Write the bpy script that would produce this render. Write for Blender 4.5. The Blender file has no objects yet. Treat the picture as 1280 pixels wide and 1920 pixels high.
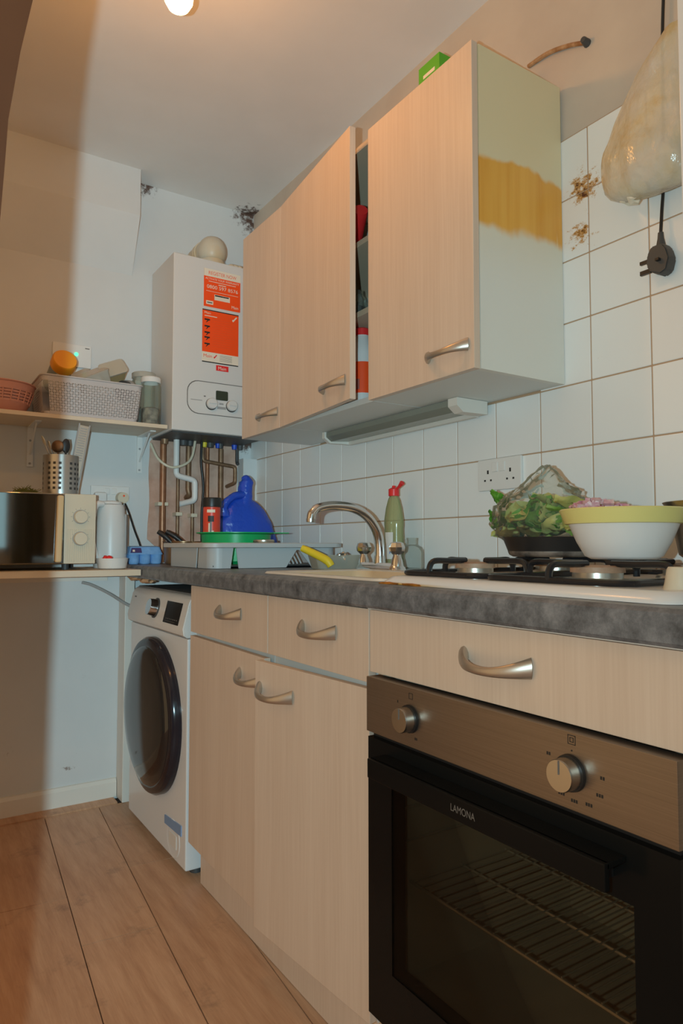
import bpy, bmesh, math, random
from mathutils import Vector, Matrix, noise as mnoise
random.seed(7)
V = Vector
scene = bpy.context.scene
COL = scene.collection

# ------------------------------------------------------------------ camera
YAW, PITCH, ROLL, FPX = 0.576001803, 0.0494922762, -0.000446, 1286.97
CAM = V((-1.352, 0.0, 0.998))
fw = V((math.sin(YAW)*math.cos(PITCH), math.cos(YAW)*math.cos(PITCH), math.sin(PITCH)))
rt = V((math.cos(YAW), -math.sin(YAW), 0.0))
up = rt.cross(fw)
cd = bpy.data.cameras.new('camera')
cam = bpy.data.objects.new('camera', cd)
COL.objects.link(cam)
m = Matrix((rt, up, -fw)).transposed().to_4x4()
m.translation = CAM
cam.matrix_world = m
cd.sensor_fit = 'VERTICAL'
cd.sensor_height = 36.0
cd.sensor_width = 24.0
cd.lens = FPX*36.0/1920.0
cd.clip_start = 0.02
scene.camera = cam

# ------------------------------------------------------------------ world, lights, exposure
w = bpy.data.worlds.new('world')
scene.world = w
w.use_nodes = True
w.node_tree.nodes['Background'].inputs[0].default_value = (1.0, 0.64, 0.31, 1)  # warm even fill, added to lift the room through its open left side
w.node_tree.nodes['Background'].inputs[1].default_value = 0.62
# the camera's own flash, a hand's width to the left of the lens
fl = bpy.data.lights.new('camera_flash', 'AREA')
fl.shape = 'DISK'
fl.size = 0.014
fl.energy = 1.0
fl.color = (0.55, 0.88, 1.0)
fl.use_nodes = True          # the camera evened the flash out over the depth of the room: constant falloff
_em = fl.node_tree.nodes['Emission']
_fo = fl.node_tree.nodes.new('ShaderNodeLightFalloff')
_fo.inputs['Strength'].default_value = 4.1
fl.node_tree.links.new(_fo.outputs['Constant'], _em.inputs['Strength'])
flo = bpy.data.objects.new('camera_flash', fl)
COL.objects.link(flo)
mm = m.copy()
mm.translation = CAM - rt*0.08 + up*0.012
flo.matrix_world = mm
BULB_STRENGTH = 120.0
BULB_COLOR = (1.0, 0.43, 0.10)
vs = scene.view_settings
vs.view_transform = 'Standard'
vs.look = 'None'
vs.gamma = 1.0
vs.use_curve_mapping = False
vs.exposure = 0.08

# ------------------------------------------------------------------ materials
def mat(name, col, rough=0.5, metal=0.0, spec=0.5, trans=0.0, alpha=1.0, emit=None, es=0.0, ior=1.45, coat=0.0):
    mt = bpy.data.materials.new(name)
    mt.use_nodes = True
    b = mt.node_tree.nodes['Principled BSDF']
    b.inputs['Base Color'].default_value = (*col, 1)
    b.inputs['Roughness'].default_value = rough
    b.inputs['Metallic'].default_value = metal
    b.inputs['Specular IOR Level'].default_value = spec
    b.inputs['Transmission Weight'].default_value = trans
    b.inputs['Alpha'].default_value = alpha
    b.inputs['IOR'].default_value = ior
    b.inputs['Coat Weight'].default_value = coat
    if emit:
        b.inputs['Emission Color'].default_value = (*emit, 1)
        b.inputs['Emission Strength'].default_value = es
    return mt

def N(mt, t, **kw):
    n = mt.node_tree.nodes.new(t)
    for k, v in kw.items():
        setattr(n, k, v)
    return n
def L(mt, a, b):
    mt.node_tree.links.new(a, b)
def pos(mt, scale=(1, 1, 1), obj=False, rotz=0):
    if obj:
        g = N(mt, 'ShaderNodeTexCoord').outputs['Object']
    else:
        g = N(mt, 'ShaderNodeNewGeometry').outputs['Position']
    mp = N(mt, 'ShaderNodeMapping')
    mp.inputs['Scale'].default_value = scale
    mp.inputs['Rotation'].default_value = (0, 0, rotz)
    L(mt, g, mp.inputs['Vector'])
    return mp.outputs[0]
def noise(mt, vec, scale, detail=4, rough=0.55):
    n = N(mt, 'ShaderNodeTexNoise')
    n.inputs['Scale'].default_value = scale
    n.inputs['Detail'].default_value = detail
    n.inputs['Roughness'].default_value = rough
    L(mt, vec, n.inputs['Vector'])
    return n.outputs['Fac']
def ramp(mt, fac, stops):
    r = N(mt, 'ShaderNodeValToRGB')
    e = r.color_ramp.elements
    while len(e) < len(stops):
        e.new(0.5)
    for i, (p, c) in enumerate(stops):
        e[i].position = p
        e[i].color = (*c, 1) if len(c) == 3 else c
    L(mt, fac, r.inputs[0])
    return r.outputs[0]
def mix(mt, fac, a, b, mode='MIX'):
    n = N(mt, 'ShaderNodeMix', data_type='RGBA', blend_type=mode)
    for s, i in ((fac, 0), (a, 6), (b, 7)):
        if isinstance(s, (int, float)):
            n.inputs[i].default_value = s
        elif isinstance(s, tuple):
            n.inputs[i].default_value = (*s, 1)
        else:
            L(mt, s, n.inputs[i])
    return n.outputs[2]
def math_(mt, op, a, b=0.0, c=0.0, clamp=False):
    n = N(mt, 'ShaderNodeMath', operation=op, use_clamp=clamp)
    for s, i in ((a, 0), (b, 1), (c, 2)):
        if isinstance(s, (int, float)):
            n.inputs[i].default_value = s
        else:
            L(mt, s, n.inputs[i])
    return n.outputs[0]
def axis(mt, i):
    s = N(mt, 'ShaderNodeSeparateXYZ')
    L(mt, N(mt, 'ShaderNodeNewGeometry').outputs['Position'], s.inputs[0])
    return s.outputs[i]
def smooth(mt, v, lo, hi):
    n = N(mt, 'ShaderNodeMapRange', interpolation_type='SMOOTHSTEP')
    n.inputs[1].default_value = lo
    n.inputs[2].default_value = hi
    L(mt, v, n.inputs[0]) if not isinstance(v, float) else None
    return n.outputs[0]
def setcol(mt, out):
    L(mt, out, mt.node_tree.nodes['Principled BSDF'].inputs['Base Color'])
def bump(mt, h, strength=0.2, dist=0.002):
    b = N(mt, 'ShaderNodeBump')
    b.inputs['Strength'].default_value = strength
    b.inputs['Distance'].default_value = dist
    L(mt, h, b.inputs['Height'])
    L(mt, b.outputs[0], mt.node_tree.nodes['Principled BSDF'].inputs['Normal'])
def near(mt, p, r0, r1):
    """1 close to the point p, 0 beyond r1"""
    d = N(mt, 'ShaderNodeVectorMath', operation='DISTANCE')
    L(mt, N(mt, 'ShaderNodeNewGeometry').outputs['Position'], d.inputs[0])
    d.inputs[1].default_value = p
    s = smooth(mt, d.outputs['Value'], r0, r1)
    return math_(mt, 'SUBTRACT', 1.0, s)
def mottled(name, a, b, scale, rough=0.5, stretch=(1, 1, 1), lo=0.35, hi=0.65, bmp=0.0, **kw):
    mt = mat(name, a, rough, **kw)
    f = noise(mt, pos(mt, stretch), scale)
    setcol(mt, ramp(mt, f, [(lo, a), (hi, b)]))
    if bmp:
        bump(mt, f, bmp)
    return mt

CEIL_Z, YB = 2.53, 2.835
def mould(mt, base, spots, dark=(0.10, 0.055, 0.04)):
    n = noise(mt, pos(mt), 38, 6, 0.7)
    out = base
    for (p, r0, r1, thr) in spots:
        k = math_(mt, 'MULTIPLY', near(mt, p, r0, r1), 1.0)
        k = math_(mt, 'ADD', math_(mt, 'MULTIPLY', k, thr), n)
        k = smooth(mt, k, 0.80, 1.0)
        out = mix(mt, k, out, dark)
    return out

M = {}
M['ceiling'] = mat('ceiling_paint', (0.74, 0.70, 0.66), 0.8)
mt = M['ceiling']
c = ramp(mt, noise(mt, pos(mt), 3), [(0.3, (0.72, 0.68, 0.64)), (0.7, (0.78, 0.74, 0.70))])
setcol(mt, mould(mt, c, [((0, YB, CEIL_Z), 0.0, 0.22, 0.50)]))
M['wall_back'] = mat('wall_paint', (0.74, 0.73, 0.71), 0.65)
mt = M['wall_back']
c = ramp(mt, noise(mt, pos(mt), 2.5), [(0.3, (0.60, 0.60, 0.59)), (0.7, (0.66, 0.655, 0.64))])
sc = math_(mt, 'MULTIPLY', smooth(mt, noise(mt, pos(mt), 16, 6, 0.7), 0.66, 0.76), math_(mt, 'SUBTRACT', 1.0, smooth(mt, axis(mt, 2), 0.1, 0.75)))
c = mix(mt, sc, c, (0.28, 0.22, 0.19))
c = mould(mt, c, [((0, YB, CEIL_Z), 0.0, 0.24, 0.50), ((-0.5, YB, CEIL_Z), 0.0, 0.12, 0.5), ((-0.03, YB, 1.47), 0.0, 0.10, 0.55)])
setcol(mt, c)
bump(mt, noise(mt, pos(mt), 30), 0.15, 0.002)
M['wall_right'] = mottled('plaster_paint', (0.53, 0.44, 0.36), (0.58, 0.49, 0.40), 5, 0.75)
mt = M['wall_right']
M['wall_plain'] = mat('wall_plain', (0.66, 0.62, 0.56), 0.8)
M['bare_plaster'] = mottled('bare_plaster', (0.50, 0.29, 0.21), (0.64, 0.41, 0.31), 14, 0.95, bmp=0.4)
M['grout'] = mat('grout', (0.44, 0.29, 0.18), 0.9)
# glazed tile with old rust brown marks left by a removed fitting
M['tile'] = mat('glazed_tile', (0.72, 0.71, 0.68), 0.16)
mt = M['tile']
oi = N(mt, 'ShaderNodeObjectInfo').outputs['Random']
c = ramp(mt, oi, [(0.0, (0.78, 0.775, 0.755)), (1.0, (0.83, 0.825, 0.80))])
n1 = noise(mt, pos(mt, (1, 1.0, 1.6)), 30, 6, 0.75)
g1 = math_(mt, 'ADD', n1, math_(mt, 'MULTIPLY', near(mt, (0, 1.02, 1.855), 0.0, 0.09), 0.33))
g2 = math_(mt, 'ADD', n1, math_(mt, 'MULTIPLY', near(mt, (0, 1.03, 1.735), 0.0, 0.075), 0.31))
g = math_(mt, 'MAXIMUM', g1, g2)
c = mix(mt, smooth(mt, g, 0.70, 0.80), c, (0.52, 0.27, 0.08))
c = mix(mt, smooth(mt, g, 0.80, 0.88), c, (0.10, 0.035, 0.02))
setcol(mt, c)

def maple(name, a, b):
    mt = mat(name, a, 0.42)
    f = noise(mt, pos(mt, (60, 60, 1.6)), 3.0, 4, 0.6)
    f2 = noise(mt, pos(mt, (9, 9, 0.5)), 2.0, 2)
    k = math_(mt, 'ADD', math_(mt, 'MULTIPLY', f, 0.6), math_(mt, 'MULTIPLY', f2, 0.4))
    setcol(mt, ramp(mt, k, [(0.35, a), (0.65, b)]))
    return mt
M['maple'] = maple('maple_door', (0.66, 0.51, 0.395), (0.73, 0.585, 0.465))
M['maple_edge'] = mat('door_edging', (0.66, 0.50, 0.34), 0.45)
M['carcass'] = mat('white_melamine', (0.70, 0.70, 0.66), 0.4)
# cabinet end panel: yellower towards the top, one orange brown band that ran down
M['end_panel'] = mat('stained_melamine', (0.7, 0.68, 0.6), 0.4)
mt = M['end_panel']
z = axis(mt, 2)
wob = noise(mt, pos(mt, (1, 1, 0.6)), 9, 3)
run = noise(mt, pos(mt, (1, 1, 0.05)), 26, 3)
zz = math_(mt, 'ADD', z, math_(mt, 'MULTIPLY', math_(mt, 'SUBTRACT', wob, 0.5), 0.08))
up_ = math_(mt, 'SUBTRACT', 1.0, smooth(mt, zz, 1.868, 1.882))
lo_ = smooth(mt, zz, 1.708, 1.735)
band = math_(mt, 'MULTIPLY', up_, lo_)
c = mix(mt, smooth(mt, z, 1.55, 1.95), (0.76, 0.75, 0.68), (0.76, 0.66, 0.42))
oc = ramp(mt, run, [(0.35, (0.84, 0.46, 0.09)), (0.6, (0.76, 0.36, 0.055)), (0.70, (0.86, 0.70, 0.40))])
setcol(mt, mix(mt, band, c, oc))
M['worktop'] = mat('worktop_laminate', (0.12, 0.12, 0.12), 0.38)
mt = M['worktop']
f = noise(mt, pos(mt), 24, 8, 0.74)
c = ramp(mt, f, [(0.32, (0.05, 0.056, 0.064)), (0.5, (0.14, 0.152, 0.168)), (0.68, (0.26, 0.272, 0.29))])
v2 = smooth(mt, noise(mt, pos(mt, (1, 0.5, 1)), 5, 4), 0.62, 0.66)
c = mix(mt, math_(mt, 'MULTIPLY', v2, 0.18), c, (0.36, 0.28, 0.2))
setcol(mt, c)
M['chipboard'] = mottled('swollen_chipboard', (0.42, 0.20, 0.09), (0.62, 0.36, 0.20), 40, 0.95, bmp=0.6)
# laminate planks
M['plank'] = mat('oak_laminate', (0.4, 0.22, 0.12), 0.42)
mt = M['plank']
vec = pos(mt, (9, 0.9, 1), rotz=0.077)
f = noise(mt, vec, 4.0, 6, 0.62)
f2 = noise(mt, pos(mt, (60, 3, 1), rotz=0.077), 5.0, 3)
k = math_(mt, 'ADD', math_(mt, 'MULTIPLY', f, 0.75), math_(mt, 'MULTIPLY', f2, 0.25))
c = ramp(mt, k, [(0.30, (0.44, 0.22, 0.115)), (0.5, (0.56, 0.305, 0.17)), (0.7, (0.66, 0.385, 0.225))])
oi = N(mt, 'ShaderNodeObjectInfo').outputs['Random']
c = mix(mt, 1.0, c, ramp(mt, oi, [(0, (0.90, 0.88, 0.86)), (1, (1.05, 1.05, 1.05))]), 'MULTIPLY')
dirt = smooth(mt, noise(mt, pos(mt), 7, 6, 0.7), 0.56, 0.75)
c = mix(mt, math_(mt, 'MULTIPLY', dirt, 0.5), c, (0.16, 0.09, 0.055))
setcol(mt, c)
M['subfloor'] = mat('dark_gap', (0.05, 0.03, 0.02), 0.9)
M['skirting'] = mat('cream_gloss', (0.72, 0.67, 0.60), 0.4)
M['jamb'] = mottled('brown_door_wood', (0.15, 0.062, 0.03), (0.24, 0.105, 0.05), 6, 0.6, (1, 1, 0.3))
M['white'] = mat('white_enamel', (0.78, 0.79, 0.79), 0.22)
M['white_plastic'] = mat('white_plastic', (0.74, 0.72, 0.69), 0.35)
M['boiler'] = mat('boiler_casing', (0.67, 0.65, 0.625), 0.35)
M['cream_plastic'] = mat('cream_plastic', (0.66, 0.58, 0.44), 0.4)
M['cream_warm_lit'] = mat('warm_lit_cream', (0.72, 0.52, 0.28), 0.4)  # cream plastic with the warm lamplight put into its colour
M['pewter'] = mat('pewter', (0.55, 0.50, 0.44), 0.38, 0.85)
M['chrome'] = mat('chrome', (0.72, 0.72, 0.72), 0.12, 1.0)
M['steel'] = mat('brushed_steel', (0.55, 0.53, 0.50), 0.3, 1.0)
M['fascia'] = mat('oven_fascia_steel', (0.42, 0.355, 0.30), 0.36, 0.85)
mt = M['fascia']
f = noise(mt, pos(mt, (1, 1, 120)), 6, 2)
setcol(mt, ramp(mt, f, [(0.3, (0.25, 0.205, 0.165)), (0.7, (0.30, 0.245, 0.20))]))
M['black'] = mat('black_gloss', (0.009, 0.009, 0.0085), 0.16, spec=0.10)
M['black_satin'] = mat('black_satin', (0.018, 0.017, 0.017), 0.38)
M['enamel_black'] = mat('black_enamel_iron', (0.015, 0.015, 0.017), 0.25)
M['cavity'] = mottled('oven_cavity', (0.40, 0.33, 0.25), (0.52, 0.43, 0.32), 5, 0.5)
M['wire'] = mat('oven_wire', (0.62, 0.56, 0.46), 0.35, 0.5)
M['darkgrey'] = mat('dark_grey', (0.06, 0.06, 0.06), 0.5)
M['grey'] = mat('mid_grey', (0.35, 0.34, 0.33), 0.5)
M['rack_grey'] = mat('rack_plastic', (0.50, 0.51, 0.51), 0.42)
M['basket'] = mat('basket_plastic', (0.52, 0.475, 0.46), 0.5)
M['copper'] = mottled('copper_pipe', (0.28, 0.115, 0.055), (0.40, 0.19, 0.10), 20, 0.42, metal=0.5)
M['brass_dark'] = mottled('tarnished_pipe', (0.20, 0.115, 0.065), (0.32, 0.19, 0.11), 24, 0.48, metal=0.5)
M['brown_pot'] = mottled('browned_pan', (0.24, 0.12, 0.055), (0.38, 0.21, 0.10), 12, 0.3, metal=0.5)
M['burner'] = mottled('burner_cap', (0.33, 0.20, 0.13), (0.48, 0.33, 0.22), 30, 0.5)
M['alu'] = mat('aluminium', (0.68, 0.64, 0.56), 0.3, 0.9)
M['pink'] = mat('pink_plastic', (0.62, 0.30, 0.24), 0.45)
M['orange'] = mat('orange_lid', (0.90, 0.34, 0.015), 0.4)
M['red'] = mat('red_plastic', (0.80, 0.03, 0.03), 0.35)
M['sticker_red'] = mat('orange_red_print', (1.0, 0.085, 0.01), 0.45)
M['print_white'] = mat('pale_print', (0.82, 0.72, 0.58), 0.5)
M['print_red'] = mat('red_print', (0.85, 0.10, 0.03), 0.5)
M['print_black'] = mat('black_print', (0.02, 0.02, 0.02), 0.5)
M['print_grey'] = mat('grey_print', (0.16, 0.15, 0.14), 0.5)
M['paper'] = mat('paper', (0.74, 0.71, 0.66), 0.6)
M['blue_bag'] = mat('blue_polythene', (0.015, 0.07, 0.50), 0.28)
M['blue_carton'] = mottled('blue_pulp', (0.17, 0.36, 0.66), (0.23, 0.44, 0.75), 50, 0.85)
M['blue_label'] = mat('blue_tape', (0.22, 0.34, 0.55), 0.5)
M['purple'] = mat('purple_print', (0.06, 0.04, 0.14), 0.5)
M['green'] = mat('green_plastic', (0.01, 0.42, 0.12), 0.35)
M['green_box'] = mat('green_card', (0.10, 0.42, 0.02), 0.5)
M['yellow'] = mat('yellow_plastic', (0.78, 0.58, 0.03), 0.45)
M['bowl_yellow'] = mat('yellow_glaze', (0.74, 0.68, 0.25), 0.3)
M['bowl_white'] = mat('white_glaze', (0.76, 0.76, 0.75), 0.3)
M['onion'] = mottled('chopped_onion', (0.72, 0.55, 0.53), (0.50, 0.16, 0.24), 60, 0.4)
M['leaf'] = mottled('leaf_green', (0.10, 0.24, 0.03), (0.34, 0.44, 0.10), 22, 0.5)
M['leaf_pale'] = mottled('leaf_pale', (0.36, 0.42, 0.12), (0.52, 0.46, 0.14), 18, 0.5)
M['leaf_dark'] = mottled('leaf_dark', (0.06, 0.24, 0.02), (0.14, 0.36, 0.03), 25, 0.5)
M['dry_herb'] = mat('dry_herb', (0.16, 0.17, 0.04), 0.8)
M['sink'] = mottled('cream_sink', (0.64, 0.45, 0.26), (0.70, 0.52, 0.33), 6, 0.35)
M['sink_rim'] = mat('sink_rim', (0.70, 0.66, 0.58), 0.3)
M['lcd'] = mat('lcd', (0.045, 0.055, 0.035), 0.3)
M['led'] = mat('green_led', (0.1, 0.8, 0.4), 0.3, emit=(0.1, 1.0, 0.45), es=1.2)
M['shelf_wood'] = mottled('pale_board', (0.66, 0.54, 0.40), (0.72, 0.61, 0.47), 5, 0.45, (1, 8, 8))
M['shelf_white'] = mat('white_shelf', (0.70, 0.68, 0.63), 0.45)
M['rust'] = mottled('rusty_conduit', (0.28, 0.12, 0.04), (0.60, 0.38, 0.20), 30, 0.8)
M['flue'] = mottled('flue_plastic', (0.62, 0.55, 0.43), (0.66, 0.42, 0.17), 7, 0.4, lo=0.45, hi=0.75)
M['hob'] = mat('hob_enamel', (0.78, 0.78, 0.77), 0.2)
mt = M['hob']
f = noise(mt, pos(mt), 16, 4)
edge = math_(mt, 'MULTIPLY', math_(mt, 'SUBTRACT', 1.0, smooth(mt, axis(mt, 2), 0.9295, 0.9335)), smooth(mt, axis(mt, 1), 0.80, 0.98))
k = math_(mt, 'MULTIPLY', edge, smooth(mt, f, 0.40, 0.50))
c = mix(mt, k, (0.78, 0.78, 0.77), (0.60, 0.36, 0.07))
setcol(mt, c)
M['grease_brown'] = mottled('burnt_grease', (0.20, 0.05, 0.01), (0.55, 0.20, 0.02), 40, 0.6)
M['bulb'] = mat('bulb_glow', (1, 0.9, 0.75), 0.5, emit=BULB_COLOR, es=BULB_STRENGTH)
M['mirror'] = mat('mirror_door', (0.30, 0.30, 0.29), 0.05, 1.0)
M['smoked'] = mat('smoked_glass_door', (0.02, 0.019, 0.018), 0.07, 0.0, 0.9)
M['window_frame'] = mat('window_frame', (0.7, 0.7, 0.68), 0.4)
M['sky_glass'] = mat('daylight_pane', (0.5, 0.7, 0.8), 0.3, emit=(0.45, 0.80, 0.92), es=0.9)
M['olive'] = mat('olive_cloth', (0.10, 0.09, 0.06), 0.9)

def clear(name, tint, alpha, rough=0.08, tc=None, edge=0.7):
    """thin clear plastic or glass: mostly transparent with a glossy skin"""
    mt = bpy.data.materials.new(name)
    mt.use_nodes = True
    nt = mt.node_tree
    b = nt.nodes['Principled BSDF']
    b.inputs['Base Color'].default_value = (*tint, 1)
    b.inputs['Roughness'].default_value = rough
    tr = nt.nodes.new('ShaderNodeBsdfTransparent')
    tr.inputs[0].default_value = (*tc, 1) if tc else (0.72+0.28*tint[0], 0.72+0.28*tint[1], 0.72+0.28*tint[2], 1)
    mx = nt.nodes.new('ShaderNodeMixShader')
    lw = nt.nodes.new('ShaderNodeLayerWeight')
    lw.inputs[0].default_value = 0.22
    ma = nt.nodes.new('ShaderNodeMath')
    ma.operation = 'MULTIPLY_ADD'
    ma.inputs[1].default_value = edge
    ma.inputs[2].default_value = alpha
    ma.use_clamp = True
    nt.links.new(lw.outputs['Fresnel'], ma.inputs[0])
    nt.links.new(ma.outputs[0], mx.inputs[0])
    nt.links.new(tr.outputs[0], mx.inputs[1])
    nt.links.new(b.outputs[0], mx.inputs[2])
    nt.links.new(mx.outputs[0], nt.nodes['Material Output'].inputs[0])
    return mt
M['glass'] = clear('clear_glass', (0.70, 0.72, 0.66), 0.03, 0.03)
M['glass_green'] = clear('jar_glass', (0.56, 0.57, 0.50), 0.10, 0.05, (0.92, 0.93, 0.89))
M['film'] = clear('clear_film', (0.80, 0.82, 0.74), 0.05, 0.06, edge=0.9)
M['tub_plastic'] = clear('cloudy_plastic', (0.58, 0.56, 0.47), 0.40, 0.25)
M['box_plastic'] = clear('frosted_box', (0.70, 0.64, 0.54), 0.55, 0.3)
M['box_yellow'] = clear('yellowed_box', (0.72, 0.56, 0.28), 0.62, 0.3)
M['soap'] = clear('soap_bottle', (0.52, 0.54, 0.30), 0.34, 0.12, (0.84, 0.86, 0.70))
M['lampcover'] = clear('lamp_diffuser', (0.45, 0.47, 0.40), 0.45, 0.2)
M['bag_film'] = clear('greasy_bag', (0.70, 0.56, 0.36), 0.52, 0.16)
mt = M['bag_film']
f = noise(mt, pos(mt), 11, 5, 0.6)
setcol(mt, ramp(mt, f, [(0.40, (0.86, 0.82, 0.72)), (0.60, (0.84, 0.74, 0.54)), (0.76, (0.80, 0.56, 0.22))]))
bump(mt, noise(mt, pos(mt, (1, 1, 0.6)), 30, 4), 0.6, 0.01)
mt = M['film']
bump(mt, noise(mt, pos(mt), 45, 4), 0.7, 0.006)
mt = M['blue_bag']
bump(mt, noise(mt, pos(mt), 45, 4), 0.6, 0.006)
M['oven_glass'] = clear('oven_glass', (0.02, 0.018, 0.016), 0.04, 0.03, (0.72, 0.67, 0.60), 0.5)

# ------------------------------------------------------------------ mesh helpers (all in world metres)
ORG = {}
def new():
    return bmesh.new()
def box(bm, x0, x1, y0, y1, z0, z1, bev=0.0, seg=2, M4=None):
    vs_ = [bm.verts.new((x, y, z)) for x in (x0, x1) for y in (y0, y1) for z in (z0, z1)]
    q = [(0, 1, 3, 2), (4, 6, 7, 5), (0, 4, 5, 1), (2, 3, 7, 6), (0, 2, 6, 4), (1, 5, 7, 3)]
    fs = [bm.faces.new([vs_[i] for i in f]) for f in q]
    if bev:
        es = list({e for f in fs for e in f.edges})
        r = bmesh.ops.bevel(bm, geom=es, offset=bev, segments=seg, affect='EDGES', profile=0.5)
        vs_ = list({v for f in r['faces'] for v in f.verts} | {v for v in vs_ if v.is_valid})
    if M4:
        for v in vs_:
            v.co = M4 @ v.co
    return vs_
def B(*a, **k):
    bm = new()
    box(bm, *a, **k)
    return bm
def frame_of(d):
    d = d.normalized()
    a = V((0, 0, 1)) if abs(d.z) < 0.95 else V((1, 0, 0))
    u = d.cross(a).normalized()
    return u, d.cross(u).normalized()
def cyl(bm, p0, p1, r0, r1=None, seg=20, caps=True):
    p0, p1 = V(p0), V(p1)
    r1 = r0 if r1 is None else r1
    u, v = frame_of(p1-p0)
    R = []
    for p, r in ((p0, r0), (p1, r1)):
        R.append([bm.verts.new(p + u*r*math.cos(2*math.pi*i/seg) + v*r*math.sin(2*math.pi*i/seg)) for i in range(seg)])
    for i in range(seg):
        j = (i+1) % seg
        bm.faces.new((R[0][i], R[0][j], R[1][j], R[1][i]))
    if caps:
        bm.faces.new(R[0][::-1])
        bm.faces.new(R[1])
    return bm
def smoothpath(pts, n=6):
    pts = [V(p) for p in pts]
    out = []
    for i in range(len(pts)-1):
        p0 = pts[max(i-1, 0)]; p1 = pts[i]; p2 = pts[i+1]; p3 = pts[min(i+2, len(pts)-1)]
        for k in range(n):
            t = k/n
            out.append(0.5*((2*p1)+(-p0+p2)*t+(2*p0-5*p1+4*p2-p3)*t*t+(-p0+3*p1-3*p2+p3)*t**3))
    out.append(pts[-1])
    return out
def tube(bm, pts, r, seg=10, caps=True):
    pts = [V(p) for p in pts]
    rs = r if isinstance(r, (list, tuple)) else [r]*len(pts)
    if len(rs) != len(pts):
        k = len(rs)-1
        rs = [rs[min(int(i/(len(pts)-1)*k), k-1)]*(1-(i/(len(pts)-1)*k-min(int(i/(len(pts)-1)*k), k-1))) + rs[min(int(i/(len(pts)-1)*k), k-1)+1]*(i/(len(pts)-1)*k-min(int(i/(len(pts)-1)*k), k-1)) for i in range(len(pts))]
    rings = []
    u = None
    for i, p in enumerate(pts):
        d = (pts[min(i+1, len(pts)-1)] - pts[max(i-1, 0)]).normalized()
        if u is None:
            u, v = frame_of(d)
        else:
            u = (u - d*u.dot(d)).normalized()
            v = d.cross(u)
        rings.append([bm.verts.new(p + u*rs[i]*math.cos(2*math.pi*k/seg) + v*rs[i]*math.sin(2*math.pi*k/seg)) for k in range(seg)])
    for a, b in zip(rings, rings[1:]):
        for k in range(seg):
            j = (k+1) % seg
            bm.faces.new((a[k], a[j], b[j], b[k]))
    if caps:
        bm.faces.new(rings[0][::-1])
        bm.faces.new(rings[-1])
    return bm
def lathe(bm, prof, c=(0, 0, 0), seg=32, sx=1.0, sy=1.0, M4=None):
    c = V(c)
    rings = []
    for r, z in prof:
        if r < 1e-6:
            rings.append([bm.verts.new(c + V((0, 0, z)))])
        else:
            rings.append([bm.verts.new(c + V((r*sx*math.cos(2*math.pi*i/seg), r*sy*math.sin(2*math.pi*i/seg), z))) for i in range(seg)])
    if M4:
        for rg in rings:
            for v in rg:
                v.co = M4 @ v.co
    for a, b in zip(rings, rings[1:]):
        for i in range(seg):
            j = (i+1) % seg
            if len(a) == 1 and len(b) == 1:
                continue
            if len(a) == 1:
                bm.faces.new((a[0], b[j], b[i]))
            elif len(b) == 1:
                bm.faces.new((a[i], a[j], b[0]))
            else:
                bm.faces.new((a[i], a[j], b[j], b[i]))
    return bm
def prism(bm, poly, ax, lo, hi):
    """poly: 2D points in the two other axes (order x,y,z without ax)"""
    def P(p, t):
        q = [p[0], p[1]]
        q.insert(ax, t)
        return V(q)
    a = [bm.verts.new(P(p, lo)) for p in poly]
    b = [bm.verts.new(P(p, hi)) for p in poly]
    n = len(poly)
    bm.faces.new(a)
    bm.faces.new(b[::-1])
    for i in range(n):
        j = (i+1) % n
        bm.faces.new((a[i], b[i], b[j], a[j]))
    return bm
def rrect(x0, x1, y0, y1, r, n=5):
    out = []
    for cx, cy, a0 in ((x1-r, y1-r, 0), (x0+r, y1-r, 90), (x0+r, y0+r, 180), (x1-r, y0+r, 270)):
        for i in range(n+1):
            a = math.radians(a0+90*i/n)
            out.append((cx+r*math.cos(a), cy+r*math.sin(a)))
    return out
def loft(bm, loops, cap0=False, cap1=False):
    R = [[bm.verts.new(p) for p in lp] for lp in loops]
    n = len(R[0])
    for a, b in zip(R, R[1:]):
        for i in range(n):
            j = (i+1) % n
            bm.faces.new((a[i], a[j], b[j], b[i]))
    if cap0:
        bm.faces.new(R[0][::-1])
    if cap1:
        bm.faces.new(R[-1])
    return bm
def hsh(*a):
    x = math.sin(sum(v*k for v, k in zip(a, (12.9898, 78.233, 37.719, 9.17))))*43758.5453
    return x-math.floor(x)
def blob(bm, c, r, sub=3, amp=0.15, freq=3.0, seed=0, M4=None):
    res = bmesh.ops.create_icosphere(bm, subdivisions=sub, radius=1.0)
    for v in res['verts']:
        d = v.co.normalized()
        k = 1+amp*mnoise.noise(d*freq+V((seed*3.1, seed*1.7, seed)))*2
        v.co = V((d.x*r[0]*k, d.y*r[1]*k, d.z*r[2]*k))
        if M4:
            v.co = M4 @ v.co
        v.co += V(c)
    return res['verts']
def mesh_from(bm, name, mt, origin, sm):
    if origin is not None:
        bmesh.ops.translate(bm, verts=bm.verts, vec=-origin)
    bmesh.ops.recalc_face_normals(bm, faces=bm.faces)
    me = bpy.data.meshes.new(name)
    bm.to_mesh(me)
    bm.free()
    me.materials.append(M[mt] if isinstance(mt, str) else mt)
    if sm:
        for p in me.polygons:
            p.use_smooth = True
        me.set_sharp_from_angle(angle=math.radians(sm if sm is not True else 38))
    return me
def wnorm(o):
    md = o.modifiers.new('weighted_normal', 'WEIGHTED_NORMAL')
    md.keep_sharp = True
    md.weight = 60
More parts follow.
